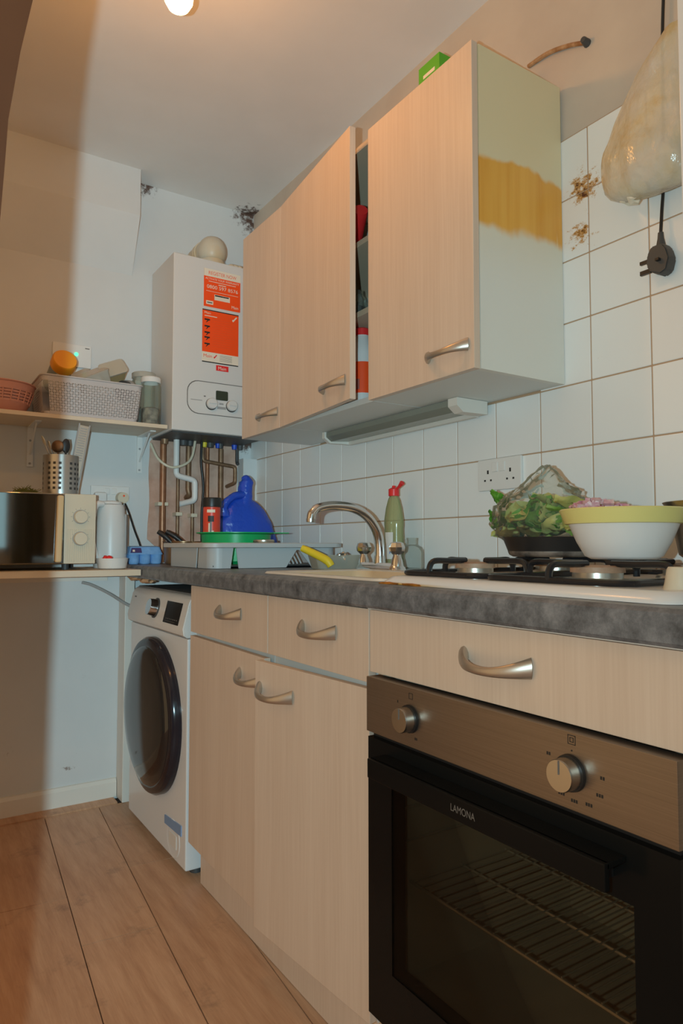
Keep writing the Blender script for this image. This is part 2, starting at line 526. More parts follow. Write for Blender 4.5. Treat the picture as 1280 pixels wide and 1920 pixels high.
def part(name, bm, mt, parent, sm=True, label=None, kind=None):
    org = ORG.get(parent.name, V((0, 0, 0)))
    o = bpy.data.objects.new(name, mesh_from(bm, name, mt, org, sm))
    COL.objects.link(o)
    o.parent = parent
    ORG[o.name] = org
    if sm is True:
        wnorm(o)
    if label:
        o['label'] = label
    if kind:
        o['kind'] = kind
    return o
def tag(o, label, cat, group=None):
    o['label'] = label
    o['category'] = cat
    if group:
        o['group'] = group
    return o
def thing(name, label, cat, base, group=None):
    o = bpy.data.objects.new(name, None)
    o.empty_display_size = 0.05
    COL.objects.link(o)
    o.location = base
    ORG[o.name] = V(base)
    return tag(o, label, cat, group)
def solo(name, bm, mt, label, cat, base, group=None, sm=True):
    o = bpy.data.objects.new(name, mesh_from(bm, name, mt, V(base), sm))
    COL.objects.link(o)
    o.location = base
    ORG[o.name] = V(base)
    if sm is True:
        wnorm(o)
    return tag(o, label, cat, group)
def struct(name, bm, mt, sm=False, label=None, cat=None):
    o = bpy.data.objects.new(name, mesh_from(bm, name, mt, None, sm))
    COL.objects.link(o)
    o['kind'] = 'structure'
    o['label'] = label or name.replace('_', ' ')
    if cat:
        o['category'] = cat
    ORG[o.name] = V((0, 0, 0))
    return o
def text(name, body, org, right, upv, width, mt, parent, height=None, depth=0.0004):
    """flat lettering lying on a surface: org is the lower left corner"""
    cu = bpy.data.curves.new('lettering', 'FONT')
    cu.body = body
    ob = bpy.data.objects.new('tmp', cu)
    me = bpy.data.meshes.new_from_object(ob)
    xs = [v.co.x for v in me.vertices]; ys = [v.co.y for v in me.vertices]
    sx = width/(max(xs)-min(xs))
    sy = sx if height is None else height/(max(ys)-min(ys))
    right, upv = V(right), V(upv)
    nrm = right.cross(upv)
    bm = new()
    bm.from_mesh(me)
    for v in bm.verts:
        v.co = V(org) + right*((v.co.x-min(xs))*sx) + upv*((v.co.y-min(ys))*sy) + nrm*depth
    bpy.data.objects.remove(ob)
    bpy.data.curves.remove(cu)
    bpy.data.meshes.remove(me)
    return part(name, bm, mt, parent, sm=False)

# ================================================================== THE ROOM
XL, YF = -2.05, -1.30
o = struct('floor', B(XL, 0.1, YF, YB+0.1, -0.05, -0.008), 'subfloor', label='floor of pale orange brown laminate planks', cat='floor')
FLOOR = o
# planks run into the room, turned about four degrees
rot = Matrix.Rotation(-0.077, 4, 'Z')
piv = V((-0.753, 1.7, 0))
PW = 0.192
for k in range(-8, 6):
    u0 = k*PW
    cuts = [-4.0, -1.55+0.4*((k*37) % 5)/5, 0.497 if k == 0 else (-0.15+0.63*((k*53) % 7)/7 if k > -3 else -0.5+0.9*((k*29) % 7)/7), 2.2]
    for a, b in zip(cuts, cuts[1:]):
        bm = new()
        box(bm, u0+0.0013, u0+PW-0.0013, a+0.0013, b-0.0013, -0.008, 0.0)
        for v in bm.verts:
            v.co = piv + rot @ v.co
        for co, no in (((0, 2.752, 0), (0, 1, 0)), ((0, YF, 0), (0, -1, 0)), ((XL, 0, 0), (-1, 0, 0)), ((-0.01, 0, 0), (1, 0, 0))):
            bmesh.ops.bisect_plane(bm, geom=bm.verts[:]+bm.edges[:]+bm.faces[:], plane_co=co, plane_no=no, clear_outer=True)
            if bm.edges:
                be = [e for e in bm.edges if e.is_boundary]
                if be:
                    bmesh.ops.holes_fill(bm, edges=be, sides=0)
        if not bm.verts:
            bm.free()
            continue
        part('plank', bm, 'plank', FLOOR, sm=False)
part('filler_plank', B(XL, -0.60, 2.757, YB, -0.008, 0.004), 'plank', FLOOR, sm=False)

struct('ceiling', B(XL, 0.1, YF, YB+0.1, CEIL_Z, CEIL_Z+0.08), 'ceiling', label='pale painted ceiling with mould in the far corner', cat='ceiling')
WB = struct('wall_back', B(XL-0.1, 0.1, YB, YB+0.1, -0.05, CEIL_Z), 'wall_back', label='white painted back wall behind boiler and shelves', cat='wall')
# boxed-out section under the ceiling, front face then a slope back into the wall
bm = new()
prism(bm, [(YB, CEIL_Z), (2.73, CEIL_Z), (2.73, 2.338), (YB, 2.125)], 0, XL, -0.553)
struct('trim_1', bm, 'wall_back', label='boxed-out section of wall below the ceiling', cat='wall section')
bm = new()
for dx, dz, w_, h_ in ((0, 0, 0.40, 0.46),):
    pts = []
    for i in range(36):
        a = 2*math.pi*i/36
        ex, ez = math.cos(a), math.sin(a)
        s = 1/max(abs(ex), abs(ez))
        k = 1+0.05*(hsh(i, 3)-0.5)
        pts.append((-0.272+ex*s*0.2*k, 1.235+ez*s*0.245*k))
    prism(bm, pts, 1, YB-0.003, YB+0.002)
part('bare_plaster_patch', bm, 'bare_plaster', WB, sm=False, label='bare pinkish plaster behind the pipes')
struct('trim_2', B(-0.068, -0.002, 2.775, YB, 0.93, 1.386), 'wall_back', label='white boxing in the corner beside the pipes', cat='boxing')
struct('wall_left', B(XL-0.1, XL, 2.25, YB, -0.05, CEIL_Z), 'wall_plain', label='short left wall, rest of the side left open for added fill light', cat='wall')  # wall cut short so the added world light can come in
bm = new()
for a in ((XL, -1.72, 0, CEIL_Z), (-0.58, 0.1, 0, CEIL_Z), (-1.72, -0.58, 0, 0.93), (-1.72, -0.58, 2.17, CEIL_Z)):
    box(bm, a[0], a[1], YF-0.1, YF, a[2], a[3])
struct('wall_front', bm, 'wall_plain', label='wall behind the camera', cat='wall')
wn = struct('window_1', B(-1.72, -0.58, YF-0.06, YF-0.04, 0.93, 2.17), 'sky_glass', label='window behind the camera', cat='window')
bm = new()
for a in ((-1.72, -1.67, 0.93, 2.17), (-0.595, -0.58, 0.93, 2.17), (-1.175, -1.125, 0.93, 2.17), (-1.72, -0.58, 0.93, 0.98), (-1.72, -0.58, 2.12, 2.17)):
    box(bm, a[0], a[1], YF-0.04, YF+0.005, a[2], a[3])
part('window_frame', bm, 'window_frame', wn, sm=False)
WR = struct('wall_right', B(0.004, 0.1, YF, YB, -0.05, CEIL_Z), 'wall_right', label='right wall, white tiles below pinkish plaster', cat='wall')
part('grout_bed', B(-0.0022, 0.006, 0.25, YB-0.001, 0.929, 1.993), 'grout', WR, sm=False)
# tiles: 152 mm module, one tile mesh shared
T0, TP, TZ = 0.8567, 0.152, 1.08
def tile_mesh(w_, h_):
    bm = new()
    box(bm, -0.004, 0.003, -w_/2, w_/2, -h_/2, h_/2, bev=0.0018, seg=2)
    bmesh.ops.recalc_face_normals(bm, faces=bm.faces)
    me = bpy.data.meshes.new('tile')
    bm.to_mesh(me)
    bm.free()
    me.materials.append(M['tile'])
    return me
TM = tile_mesh(TP-0.0030, TP-0.0030)
for n in range(-4, 13):
    for r in range(-1, 6):
        yc = T0+TP*(n+0.5)
        zc = TZ+TP*(r+0.5)
        if r >= 2 and 1.09 < yc < 2.28 :
            continue
        if r >= 3 and yc > 2.2:
            continue
        t = bpy.data.objects.new('tile', TM)
        COL.objects.link(t)
        t.parent = WR
        t.location = (0.0, yc, zc)
# rusty conduit scar and the hole above the cabinet
bm = new()
tube(bm, smoothpath([(0.0, 1.186, 2.248), (-0.004, 1.12, 2.240), (-0.003, 1.06, 2.222), (-0.002, 1.012, 2.200)]), 0.0055, 8)
part('rusty_conduit', bm, 'rust', WR)
bm = new()
cyl(bm, (0.004, 1.008, 2.198), (-0.016, 1.006, 2.199), 0.010, 0.007, 10)
part('pipe_stub', bm, 'darkgrey', WR)
# skirting and the white board beside the washing machine
bm = new()
prism(bm, [(YB, 0.004), (YB-0.016, 0.004), (YB-0.016, 0.062), (YB-0.008, 0.074), (YB, 0.076)], 0, XL, -0.588)
struct('baseboard_back', bm, 'skirting', label='cream painted skirting on the back wall', cat='baseboard')
struct('trim_3', B(-0.586, -0.548, 2.745, YB-0.001, 0.0, 0.885, bev=0.003), 'skirting', label='white upright board beside washing machine', cat='board')

# the brown door at the left edge of the picture, standing open; its edge shades the flash
edge = [(-1.240, 2.03), (-1.252, 1.62), (-1.264, 1.474), (-1.274, 1.417), (-1.282, 1.355), (-1.284, 1.311), (-1.287, 1.255), (-1.290, 1.146), (-1.299, 0.901), (-1.300, 0.804), (-1.300, 0.70), (-1.298, 0.40), (-1.298, 0.01)]
bm = new()
prism(bm, edge + [(XL+0.02, 0.01), (XL+0.02, 2.03)], 1, 0.62, 0.655)
d1 = struct('door_1', bm, 'jamb', label='dark brown wooden door edge at the left', cat='door')
# a dark coat on the wall behind the camera; the microwave door mirrors it
bm = new()
rows_ = []
for i in range(15):
    k = i/14
    hw = 0.13-0.02*k+(-0.05 if i == 14 else 0)
    rows_.append([V((-0.44+hw*math.cos(2*math.pi*q/24)*(1+0.12*mnoise.noise(V((math.cos(q), math.sin(q*0.9), k*3)))), YF+0.075+0.055*math.sin(2*math.pi*q/24)*(1+0.25*math.sin(q*2.1)), 0.62+0.98*k)) for q in range(24)])
loft(bm, rows_, True, True)
solo('hanging_coat', bm, 'olive', 'dark olive coat hanging behind the camera, seen mirrored in the microwave door', 'coat', (-0.44, YF+0.075, 0.62))
# white cupboard edge at the right margin
wc = thing('wall_cupboard', 'white cupboard cut off by the right picture edge', 'cupboard', (-0.15, 0.30, 1.38))
part('carcass', B(-0.282, -0.004, 0.02, 0.609, 1.38, 2.14, bev=0.002), 'white', wc)
part('door', B(-0.302, -0.284, 0.022, 0.609, 1.382, 2.138, bev=0.003), 'white', wc)

# ================================================================== CABINETS
def handle_bm(c, L_=0.135, depth=0.032, M4=None):
    """bow handle along Y, standing out towards -X, flared feet"""
    bm = new()
    rings = []
    n = 18
    for i in range(n+1):
        t = -1+2*i/n
        y = t*L_/2
        out = 0.001+depth*(1-abs(t)**2.6)
        hz = 0.0068+0.0085*abs(t)**2.4
        ht = 0.0050+0.0040*abs(t)**3
        dy = L_/2
        do = -depth*2.6*abs(t)**1.6*(1 if t > 0 else -1)
        tl = math.hypot(dy, do)
        ny, no = -do/tl, dy/tl
        ring = []
        for k in range(12):
            a = 2*math.pi*k/12
            e = ht*math.cos(a)
            ring.append(V((c[0]-(out+no*e), c[1]+y+ny*e, c[2]+hz*math.sin(a)+0.003-0.010*(1-t*t))))
        rings.append(ring)
    loft(bm, rings, True, True)
    if M4:
        for v in bm.verts:
            v.co = M4 @ v.co
    return bm
def swing(px, py, ang):
    return Matrix.Translation((px, py, 0)) @ Matrix.Rotation(ang, 4, 'Z') @ Matrix.Translation((-px, -py, 0))
def front(name, parent, y0, y1, z0, z1, xf, th=0.017, M4=None, hc=None, label=None):
    bm = B(xf, xf+th, y0, y1, z0, z1, bev=0.0015, M4=M4)
    d = part(name, bm, 'maple', parent, label=label)
    if hc:
        part('handle', handle_bm((xf, hc[0], hc[1]), M4=M4), 'pewter', d, label='pewter bow handle')
    return d

# ---- wall units
WZ0, WZ1 = 1.388, 2.128
def wall_unit(y0, y1, label, door_M=None, dy0=None, hy=0.0, end=False, grp='wall cabinets over the worktop'):
    t = thing('wall_cabinet', label, 'cabinet', (-0.15, (y0+y1)/2, WZ0), grp)
    part('side_panel', B(-0.282, -0.006, y0, y0+0.016, WZ0, WZ1), 'end_panel' if end else 'carcass', t, sm=False)
    part('side_panel', B(-0.282, -0.006, y1-0.016, y1, WZ0, WZ1), 'carcass', t, sm=False)
    part('top_panel', B(-0.282, -0.006, y0+0.016, y1-0.016, WZ1-0.016, WZ1), 'maple_edge', t, sm=False)
    part('bottom_panel', B(-0.282, -0.006, y0+0.016, y1-0.016, WZ0, WZ0+0.016), 'carcass', t, sm=False)
    part('back_panel', B(-0.012, -0.006, y0+0.016, y1-0.016, WZ0+0.016, WZ1-0.016), 'carcass', t, sm=False)
    for z_ in (1.645, 1.848):
        part('shelf', B(-0.27, -0.013, y0+0.0165, y1-0.0165, z_, z_+0.016), 'maple_edge', t, sm=False)
    front('door', t, dy0 if dy0 is not None else y0+0.001, y1-0.0015, WZ0-0.001, WZ1+0.003, -0.302, 0.018, door_M, (hy, 1.441))
    return t
wall_unit(1.991, 2.286, 'narrow wall cabinet nearest the boiler with closed maple door', hy=2.072)
wall_unit(1.490, 1.990, 'middle wall cabinet with its maple door standing ajar', door_M=swing(-0.284, 1.990, -0.105), hy=1.585)
wall_unit(1.083, 1.487, 'nearest wall cabinet, end panel stained with an orange band', hy=1.170, end=True)
# things in the half open cabinet
b0 = WZ0+0.016
t = thing('cleaner_bottle', 'white bottle with orange red label inside the ajar wall cabinet', 'bottle', (-0.215, 1.640, b0))
bm = new()
lathe(bm, [(0, 0), (0.036, 0), (0.040, 0.006), (0.040, 0.15), (0.034, 0.175), (0.024, 0.20), (0.022, 0.21), (0, 0.21)], (-0.215, 1.640, b0), 28)
part('body', bm, 'white_plastic', t)
bm = new()
lathe(bm, [(0.0405, 0.035), (0.0408, 0.036), (0.0408, 0.125), (0.0405, 0.126)], (-0.215, 1.640, b0), 28)
part('label', bm, 'sticker_red', t, label='orange red printed label')
bm = new()
lathe(bm, [(0, 0.21), (0.025, 0.21), (0.025, 0.228), (0.02, 0.232), (0, 0.232)], (-0.215, 1.640, b0), 24)
part('cap', bm, 'red', t)
bm = new()
for k in range(5):
    a = math.radians(208+k*4)
    cyl(bm, (-0.215+0.0412*math.cos(a), 1.640+0.0412*math.sin(a), b0+0.045), (-0.215+0.0412*math.cos(a), 1.640+0.0412*math.sin(a), b0+0.075), 0.0009, seg=6)
part('barcode', bm, 'print_grey', t)
for (x, y, h, r) in ((-0.235, 1.645, 0.085, 0.026), (-0.17, 1.700, 0.09, 0.030)):
    zb = 1.661
    t = thing('glass_jar', 'small glass jar on the cabinet middle shelf, %s' % ('nearer the door gap' if r < 0.028 else 'further back'), 'jar', (x, y, zb), 'jars in the ajar cabinet')
    bm = new()
    lathe(bm, [(0, 0.001), (r, 0.001), (r, h*0.7), (r*0.75, h*0.86), (r*0.75, h)], (x, y, zb), 24)
    part('glass', bm, 'glass_green', t)
    bm = new()
    lathe(bm, [(0, 0.003), (r*0.9, 0.003), (r*0.9, h*0.45), (0, h*0.46)], (x, y, zb), 20)
    part('contents', bm, 'darkgrey', t)
bm = new()
lathe(bm, [(0, 0), (0.016, 0), (0.017, 0.09), (0.008, 0.11), (0.008, 0.14), (0, 0.14)], (-0.19, 1.60, 1.661), 20)
solo('spice_bottle', bm, 'black_satin', 'black slim bottle on the cabinet middle shelf', 'bottle', (-0.19, 1.60, 1.661))
t = thing('red_bottle', 'red plastic bottle leaning on the top cabinet shelf', 'bottle', (-0.20, 1.68, 1.864))
bm = new()
cyl(bm, (-0.19, 1.735, 1.888), (-0.245, 1.605, 1.965), 0.022, 0.022, 24)
part('body', bm, 'red', t)
bm = new()
cyl(bm, (-0.245, 1.605, 1.965), (-0.249, 1.597, 1.969), 0.0225, 0.021, 24)
part('cap', bm, 'red', t)
bm = new()
blob(bm, (-0.105, 1.70, 1.8955), (0.04, 0.10, 0.028), 3, 0.12, 3, 4)
solo('black_bundle', bm, 'black_satin', 'black bundle behind the red bottle on the top cabinet shelf', 'bundle', (-0.105, 1.70, 1.864))
# strip light fixed under the wall units
t = thing('strip_light', 'cream strip light fixed under the wall cabinets', 'light', (-0.07, 1.68, 1.352))
bm = new()
prism(bm, [(-0.125, 1.386), (-0.03, 1.386), (-0.03, 1.362), (-0.105, 1.356), (-0.125, 1.370)], 1, 1.36, 1.985)
part('diffuser', bm, 'lampcover', t, sm=False)
bm = new()
prism(bm, [(-0.132, 1.387), (-0.022, 1.387), (-0.022, 1.352), (-0.11, 1.350), (-0.132, 1.366)], 1, 1.325, 1.36)
part('end_cap', bm, 'skirting', t, sm=False)
bm = new()
prism(bm, [(-0.132, 1.387), (-0.022, 1.387), (-0.022, 1.352), (-0.11, 1.350), (-0.132, 1.366)], 1, 1.985, 2.0)
part('end_cap', bm, 'skirting', t, sm=False)
part('rail', B(-0.034, -0.020, 1.36, 1.985, 1.350, 1.362), 'skirting', t, sm=False)
# odds and ends lying on top of the wall units
t = thing('green_box', 'small green carton lying on top of the nearest wall cabinet', 'box', (-0.22, 1.29, WZ1))
bm = B(-0.255, -0.185, 1.245, 1.325, WZ1+0.001, 2.222, bev=0.001)
part('carton', bm, 'green_box', t)
part('print', B(-0.2556, -0.255, 1.262, 1.306, 2.185, 2.194), 'print_white', t, sm=False)
bm = new()
for k in range(7):
    blob(bm, (-0.24+0.01*hsh(k, 2), 1.55-0.028*k, WZ1+0.008+0.006*hsh(k, 5)), (0.018, 0.022, 0.009), 1, 0.3, 3, k)
solo('crumpled_wrapper', bm, 'maple_edge', 'crumpled yellowish wrapper on top of the middle cabinet edge', 'wrapper', (-0.24, 1.47, WZ1), sm=False)
bm = new()
blob(bm, (-0.25, 2.02, WZ1+0.0135), (0.02, 0.03, 0.0125), 2, 0.2, 2, 9)
solo('ochre_sponge', bm, 'maple_edge', 'small ochre lump on top of the narrow cabinet', 'sponge', (-0.25, 2.02, WZ1))

# ---- base units
def base_unit(y0, y1, label, grp='base cabinets under the worktop'):
    t = thing('base_cabinet', label, 'cabinet', (-0.3, (y0+y1)/2, 0.12), grp)
    part('side_panel', B(-0.582, -0.02, y0+0.001, y0+0.017, 0.12, 0.884), 'carcass', t, sm=False)
    part('side_panel', B(-0.582, -0.02, y1-0.017, y1-0.001, 0.12, 0.884), 'carcass', t, sm=False)
    return t
bA = base_unit(1.478, 1.988, 'base cabinet beside the washing machine with closed maple door')
part('base_panel', B(-0.582, -0.02, 1.496, 1.97, 0.12, 0.136), 'carcass', bA, sm=False)
part('rail', B(-0.582, -0.562, 1.496, 1.97, 0.70, 0.76), 'carcass', bA, sm=False)
front('drawer', bA, 1.4795, 1.985, 0.742, 0.880, -0.602, hc=(1.695, 0.820))
front('door', bA, 1.482, 1.987, 0.124, 0.731, -0.602, hc=(1.555, 0.672), M4=swing(-0.585, 1.987, -0.012))
bB = base_unit(1.060, 1.477, 'base cabinet beside the oven with its maple door slightly ajar')
part('base_panel', B(-0.582, -0.02, 1.078, 1.46, 0.12, 0.136), 'carcass', bB, sm=False)
part('rail', B(-0.582, -0.562, 1.078, 1.46, 0.70, 0.76), 'carcass', bB, sm=False)
front('drawer', bB, 1.0615, 1.4765, 0.742, 0.880, -0.602, hc=(1.243, 0.820))
front('door', bB, 1.0615, 1.475, 0.124, 0.731, -0.602, hc=(1.385, 0.668), M4=swing(-0.585, 1.0615, 0.085))
ov = thing('oven_housing', 'maple oven housing with a wide false drawer over the oven', 'cabinet', (-0.3, 0.755, 0.12))
part('side_panel', B(-0.582, -0.02, 1.042, 1.058, 0.12, 0.884), 'maple_edge', ov, sm=False)
part('side_panel', B(-0.582, -0.02, 0.43, 0.446, 0.12, 0.884), 'maple_edge', ov, sm=False)
part('base_panel', B(-0.582, -0.02, 0.447, 1.041, 0.12, 0.136), 'carcass', ov, sm=False)
part('rail', B(-0.606, -0.575, 0.43, 1.058, 0.8805, 0.8845), 'skirting', ov, sm=False)
front('drawer_front', ov, 0.432, 1.0575, 0.764, 0.879, -0.602, hc=(0.735, 0.824))
bm = new()
box(bm, -0.567, -0.552, 0.30, 1.975, 0.002, 0.118)
solo('kickboard', bm, 'maple', 'maple kickboard along the floor under the base cabinets', 'kickboard', (-0.56, 1.1, 0.002), sm=False)

# ---- worktop, with the opening for the sink
bm = new()
def nose(y0, y1, x1):
    pr_ = [(x1, 0.885), (-0.626, 0.885), (-0.630, 0.890), (-0.630, 0.916), (-0.627, 0.923), (-0.620, 0.928), (x1, 0.928)]
    prism(bm, pr_, 1, y0, y1)
nose(0.25, 2.70, -0.532)
box(bm, -0.532, -0.006, 0.25, 1.10, 0.885, 0.928)
box(bm, -0.532, -0.006, 1.585, 2.70, 0.885, 0.928)
box(bm, -0.247, -0.006, 1.10, 1.585, 0.885, 0.928)
wt = thing('worktop', 'dark grey mottled laminate worktop along the right wall', 'worktop', (-0.3, 1.5, 0.885))
part('slab', bm, 'worktop', wt, sm=False)
bm = new()
for k in range(9):
    blob(bm, (-0.615+0.05*hsh(k, 1), 2.42+0.028*k, 0.876+0.006*hsh(k, 7)), (0.018, 0.025, 0.010), 2, 0.3, 4, k)
part('swollen_edge', bm, 'chipboard', wt, sm=False, label='swollen crumbling chipboard under the far end')
bm = new()
box(bm, -0.600, -0.006, 2.701, YB-0.002, 0.888, 0.927)
part('end_piece', bm, 'worktop', wt, sm=False)

# ---- sink
t = thing('kitchen_sink', 'cream inset sink bowl let into the worktop', 'sink', (-0.34, 1.34, 0.74))
def rl(x0, x1, y0, y1, r, z):
    return [V((x, y, z)) for x, y in rrect(x0, x1, y0, y1, r)]
bm = new()
loft(bm, [rl(-0.560, -0.222, 1.075, 1.610, 0.04, 0.9285), rl(-0.556, -0.226, 1.079, 1.606, 0.038, 0.9335), rl(-0.535, -0.250, 1.105, 1.580, 0.04, 0.9335), rl(-0.530, -0.255, 1.11, 1.575, 0.04, 0.930)])
part('rim', bm, 'sink_rim', t)
bm = new()
loft(bm, [rl(-0.530, -0.255, 1.11, 1.575, 0.04, 0.930), rl(-0.525, -0.260, 1.115, 1.57, 0.045, 0.915), rl(-0.505, -0.28, 1.135, 1.55, 0.05, 0.765), rl(-0.47, -0.31, 1.165, 1.52, 0.05, 0.750)], False, True)
part('bowl', bm, 'sink', t)
bm = new()
lathe(bm, [(0, 0.7525), (0.03, 0.7525), (0.038, 0.751)], (-0.39, 1.34, 0), 20)
part('drain', bm, 'chrome', t)

# ---- mixer tap
t = thing('mixer_tap', 'chrome mixer tap with swan neck spout and two faceted knobs', 'tap', (-0.2, 1.58, 0.928))
TX, TY, TZ0 = -0.185, 1.595, 0.9285
bm = new()
loft(bm, [[V((x, y, TZ0)) for x, y in rrect(TX-0.027, TX+0.027, TY-0.105, TY+0.105, 0.026)], [V((x, y, TZ0+0.010)) for x, y in rrect(TX-0.025, TX+0.025, TY-0.102, TY+0.102, 0.024)], [V((x, y, TZ0+0.022)) for x, y in rrect(TX-0.015, TX+0.015, TY-0.088, TY+0.088, 0.014)]], True, True)
part('body', bm, 'chrome', t)
bm = new()
tube(bm, smoothpath([(TX, TY, TZ0+0.015), (TX, TY, TZ0+0.07), (TX-0.012, TY, TZ0+0.115), (TX-0.048, TY-0.002, TZ0+0.155), (TX-0.10, TY-0.006, TZ0+0.176), (TX-0.165, TY-0.012, TZ0+0.180), (TX-0.215, TY-0.016, TZ0+0.172), (TX-0.236, TY-0.018, TZ0+0.157), (TX-0.240, TY-0.018, TZ0+0.140)], 6), [0.0150, 0.0145, 0.0135, 0.0130, 0.0125, 0.0120, 0.0120, 0.0120], 18)
sp = part('spout', bm, 'chrome', t)
bm = new()
cyl(bm, (TX-0.240, TY-0.018, TZ0+0.142), (TX-0.2405, TY-0.018, TZ0+0.133), 0.0128, 0.0120, 18)
part('aerator', bm, 'steel', sp)
bm = new()
cyl(bm, (TX, TY, TZ0+0.015), (TX, TY, TZ0+0.042), 0.018, 0.0155, 20)
part('collar', bm, 'chrome', sp)
for dy in (-0.080, 0.080):
    bm = new()
    lathe(bm, [(0.019, 0.012), (0.016, 0.03), (0.011, 0.042), (0.011, 0.05)], (TX, TY+dy, TZ0), 20)
    st = part('valve', bm, 'chrome', t)
    bm = new()
    lathe(bm, [(0, 0.046), (0.012, 0.046), (0.021, 0.055), (0.023, 0.066), (0.018, 0.078), (0.010, 0.081), (0, 0.081)], (TX, TY+dy, TZ0), 8)
    part('knob', bm, 'chrome', st, sm=False)

# ---- washing-up liquid, glass jar, tub and brush by the tap
c = (-0.075, 1.672, 0.9285)
t = thing('soap_bottle', 'greenish washing-up liquid bottle with open red cap behind the tap', 'bottle', c)
bm = new()
lathe(bm, [(0, 0), (0.030, 0), (0.034, 0.006), (0.034, 0.085), (0.0325, 0.12), (0.034, 0.135), (0.0335, 0.15), (0.028, 0.185), (0.020, 0.212), (0.0145, 0.222), (0, 0.222)], c, 28, 0.78, 1.05)
part('bottle', bm, 'soap', t)
bm = new()
lathe(bm, [(0.0350, 0.03), (0.0352, 0.031), (0.0352, 0.11), (0.0350, 0.111)], c, 28, 0.78, 1.05)
bmesh.ops.delete(bm, geom=[f for f in bm.faces if not (165 < math.degrees(math.atan2(f.calc_center_median().y-c[1], f.calc_center_median().x-c[0])) % 360 < 228)], context='FACES')
part('label', bm, 'paper', t)
_n = V((math.cos(math.radians(203)), math.sin(math.radians(203)), 0))
_r = (-_n).cross(V((0, 0, 1)))
_b = V((c[0]+0.0352*0.78*_n.x, c[1]+0.0352*1.05*_n.y, c[2]))+_n*0.0012
text('print', 'K', _b-_r*0.002+V((0, 0, 0.046)), _r, (0, 0, 1), 0.011, 'blue_bag', t, 0.012)
bm = new()
lathe(bm, [(0.0155, 0.222), (0.0165, 0.224), (0.0165, 0.243), (0.012, 0.246), (0.006, 0.248), (0.005, 0.254), (0, 0.255)], c, 20)
cap = part('cap', bm, 'red', t)
bm = new()
tube(bm, [(c[0], c[1]-0.016, c[2]+0.243), (c[0], c[1]-0.028, c[2]+0.250), (c[0], c[1]-0.042, c[2]+0.260)], [0.004, 0.005, 0.008], 10)
part('flip_lid', bm, 'red', cap)
c = (-0.075, 1.588, 0.9285)
bm = new()
lathe(bm, [(0, 0.002), (0.033, 0.002), (0.036, 0.008), (0.036, 0.052), (0.030, 0.066), (0.017, 0.074), (0.0165, 0.086), (0.018, 0.088), (0.018, 0.094)], c, 28)
solo('glass_bottle', bm, 'glass', 'small empty clear glass bottle right of the tap', 'bottle', c)
c = (-0.235, 1.745, 0.9285)
t = thing('sponge_tub', 'cloudy plastic tub left of the tap', 'tub', c)
bm = new()
def rl2(cx, cy, a, b, r, z):
    return [V((x, y, z)) for x, y in rrect(cx-a, cx+a, cy-b, cy+b, r)]
loft(bm, [rl2(c[0], c[1], 0.075, 0.038, 0.025, c[2]+0.001), rl2(c[0], c[1], 0.088, 0.045, 0.03, c[2]+0.042), rl2(c[0], c[1], 0.086, 0.043, 0.03, c[2]+0.042), rl2(c[0], c[1], 0.073, 0.036, 0.025, c[2]+0.003)], True, True)
part('tub', bm, 'tub_plastic', t)
bm = new()
blob(bm, (c[0]+0.02, c[1], c[2]+0.032), (0.022, 0.018, 0.018), 3, 0.25, 4, 3)
solo('steel_scourer', bm, 'steel', 'steel wool scourer lying in the plastic tub', 'scourer', (c[0]+0.02, c[1], c[2]+0.014), sm=False)
bm = new()
tube(bm, smoothpath([(-0.345, 1.765, 0.992), (-0.325, 1.742, 0.979), (-0.300, 1.70, 0.957), (-0.290, 1.69, 0.940)]), [0.010, 0.0115, 0.0125, 0.011], 12)
solo('yellow_sponge', bm, 'yellow', 'yellow sponge cloth hanging over the plastic tub', 'sponge', (-0.30, 1.70, 0.9285))

# ---- dish rack with what lies on it
RX0, RX1, RY0, RY1, RZ = -0.555, -0.105, 1.945, 2.335, 0.9285
t = thing('dish_rack', 'grey plastic dish drainer rack on the worktop', 'dish rack', (-0.33, 2.14, RZ))
bm = new()
loft(bm, [rl(RX0-0.022, RX1+0.022, RY0-0.022, RY1+0.022, 0.045, 1.006), rl(RX0-0.022, RX1+0.022, RY0-0.022, RY1+0.022, 0.045, 0.994), rl(RX0-0.002, RX1+0.002, RY0-0.002, RY1+0.002, 0.04, 0.992), rl(RX0+0.002, RX1-0.002, RY0+0.002, RY1-0.002, 0.04, 1.002), rl(RX0-0.018, RX1+0.018, RY0-0.018, RY1+0.018, 0.043, 1.008), rl(RX0-0.022, RX1+0.022, RY0-0.022, RY1+0.022, 0.045, 1.006)])
part('rim', bm, 'rack_grey', t)
def quadwall(pts, nrm, th=0.003):
    bm = new()
    a = [bm.verts.new(V(p)) for p in pts]
    b = [bm.verts.new(V(p)+V(nrm)*th) for p in pts]
    n = len(pts)
    bm.faces.new(a); bm.faces.new(b[::-1])
    for i in range(n):
        j = (i+1) % n
        bm.faces.new((a[i], b[i], b[j], a[j]))
    return bm
zt = 0.998
bt = RZ+0.001
y_ = RY0
part('front_wall', quadwall([(RX0+0.035, y_, zt), (RX0+0.035, y_, bt), (-0.492, y_, bt), (-0.482, y_, zt)], (0, 1, 0)), 'rack_grey', t, sm=False)
part('front_wall', quadwall([(-0.475, y_, zt), (-0.465, y_, bt), (-0.300, y_, bt), (-0.262, y_, 0.985), (-0.252, y_, 0.985), (-0.205, y_, bt), (-0.14, y_, bt), (-0.14, y_, zt)], (0, 1, 0)), 'rack_grey', t, sm=False)
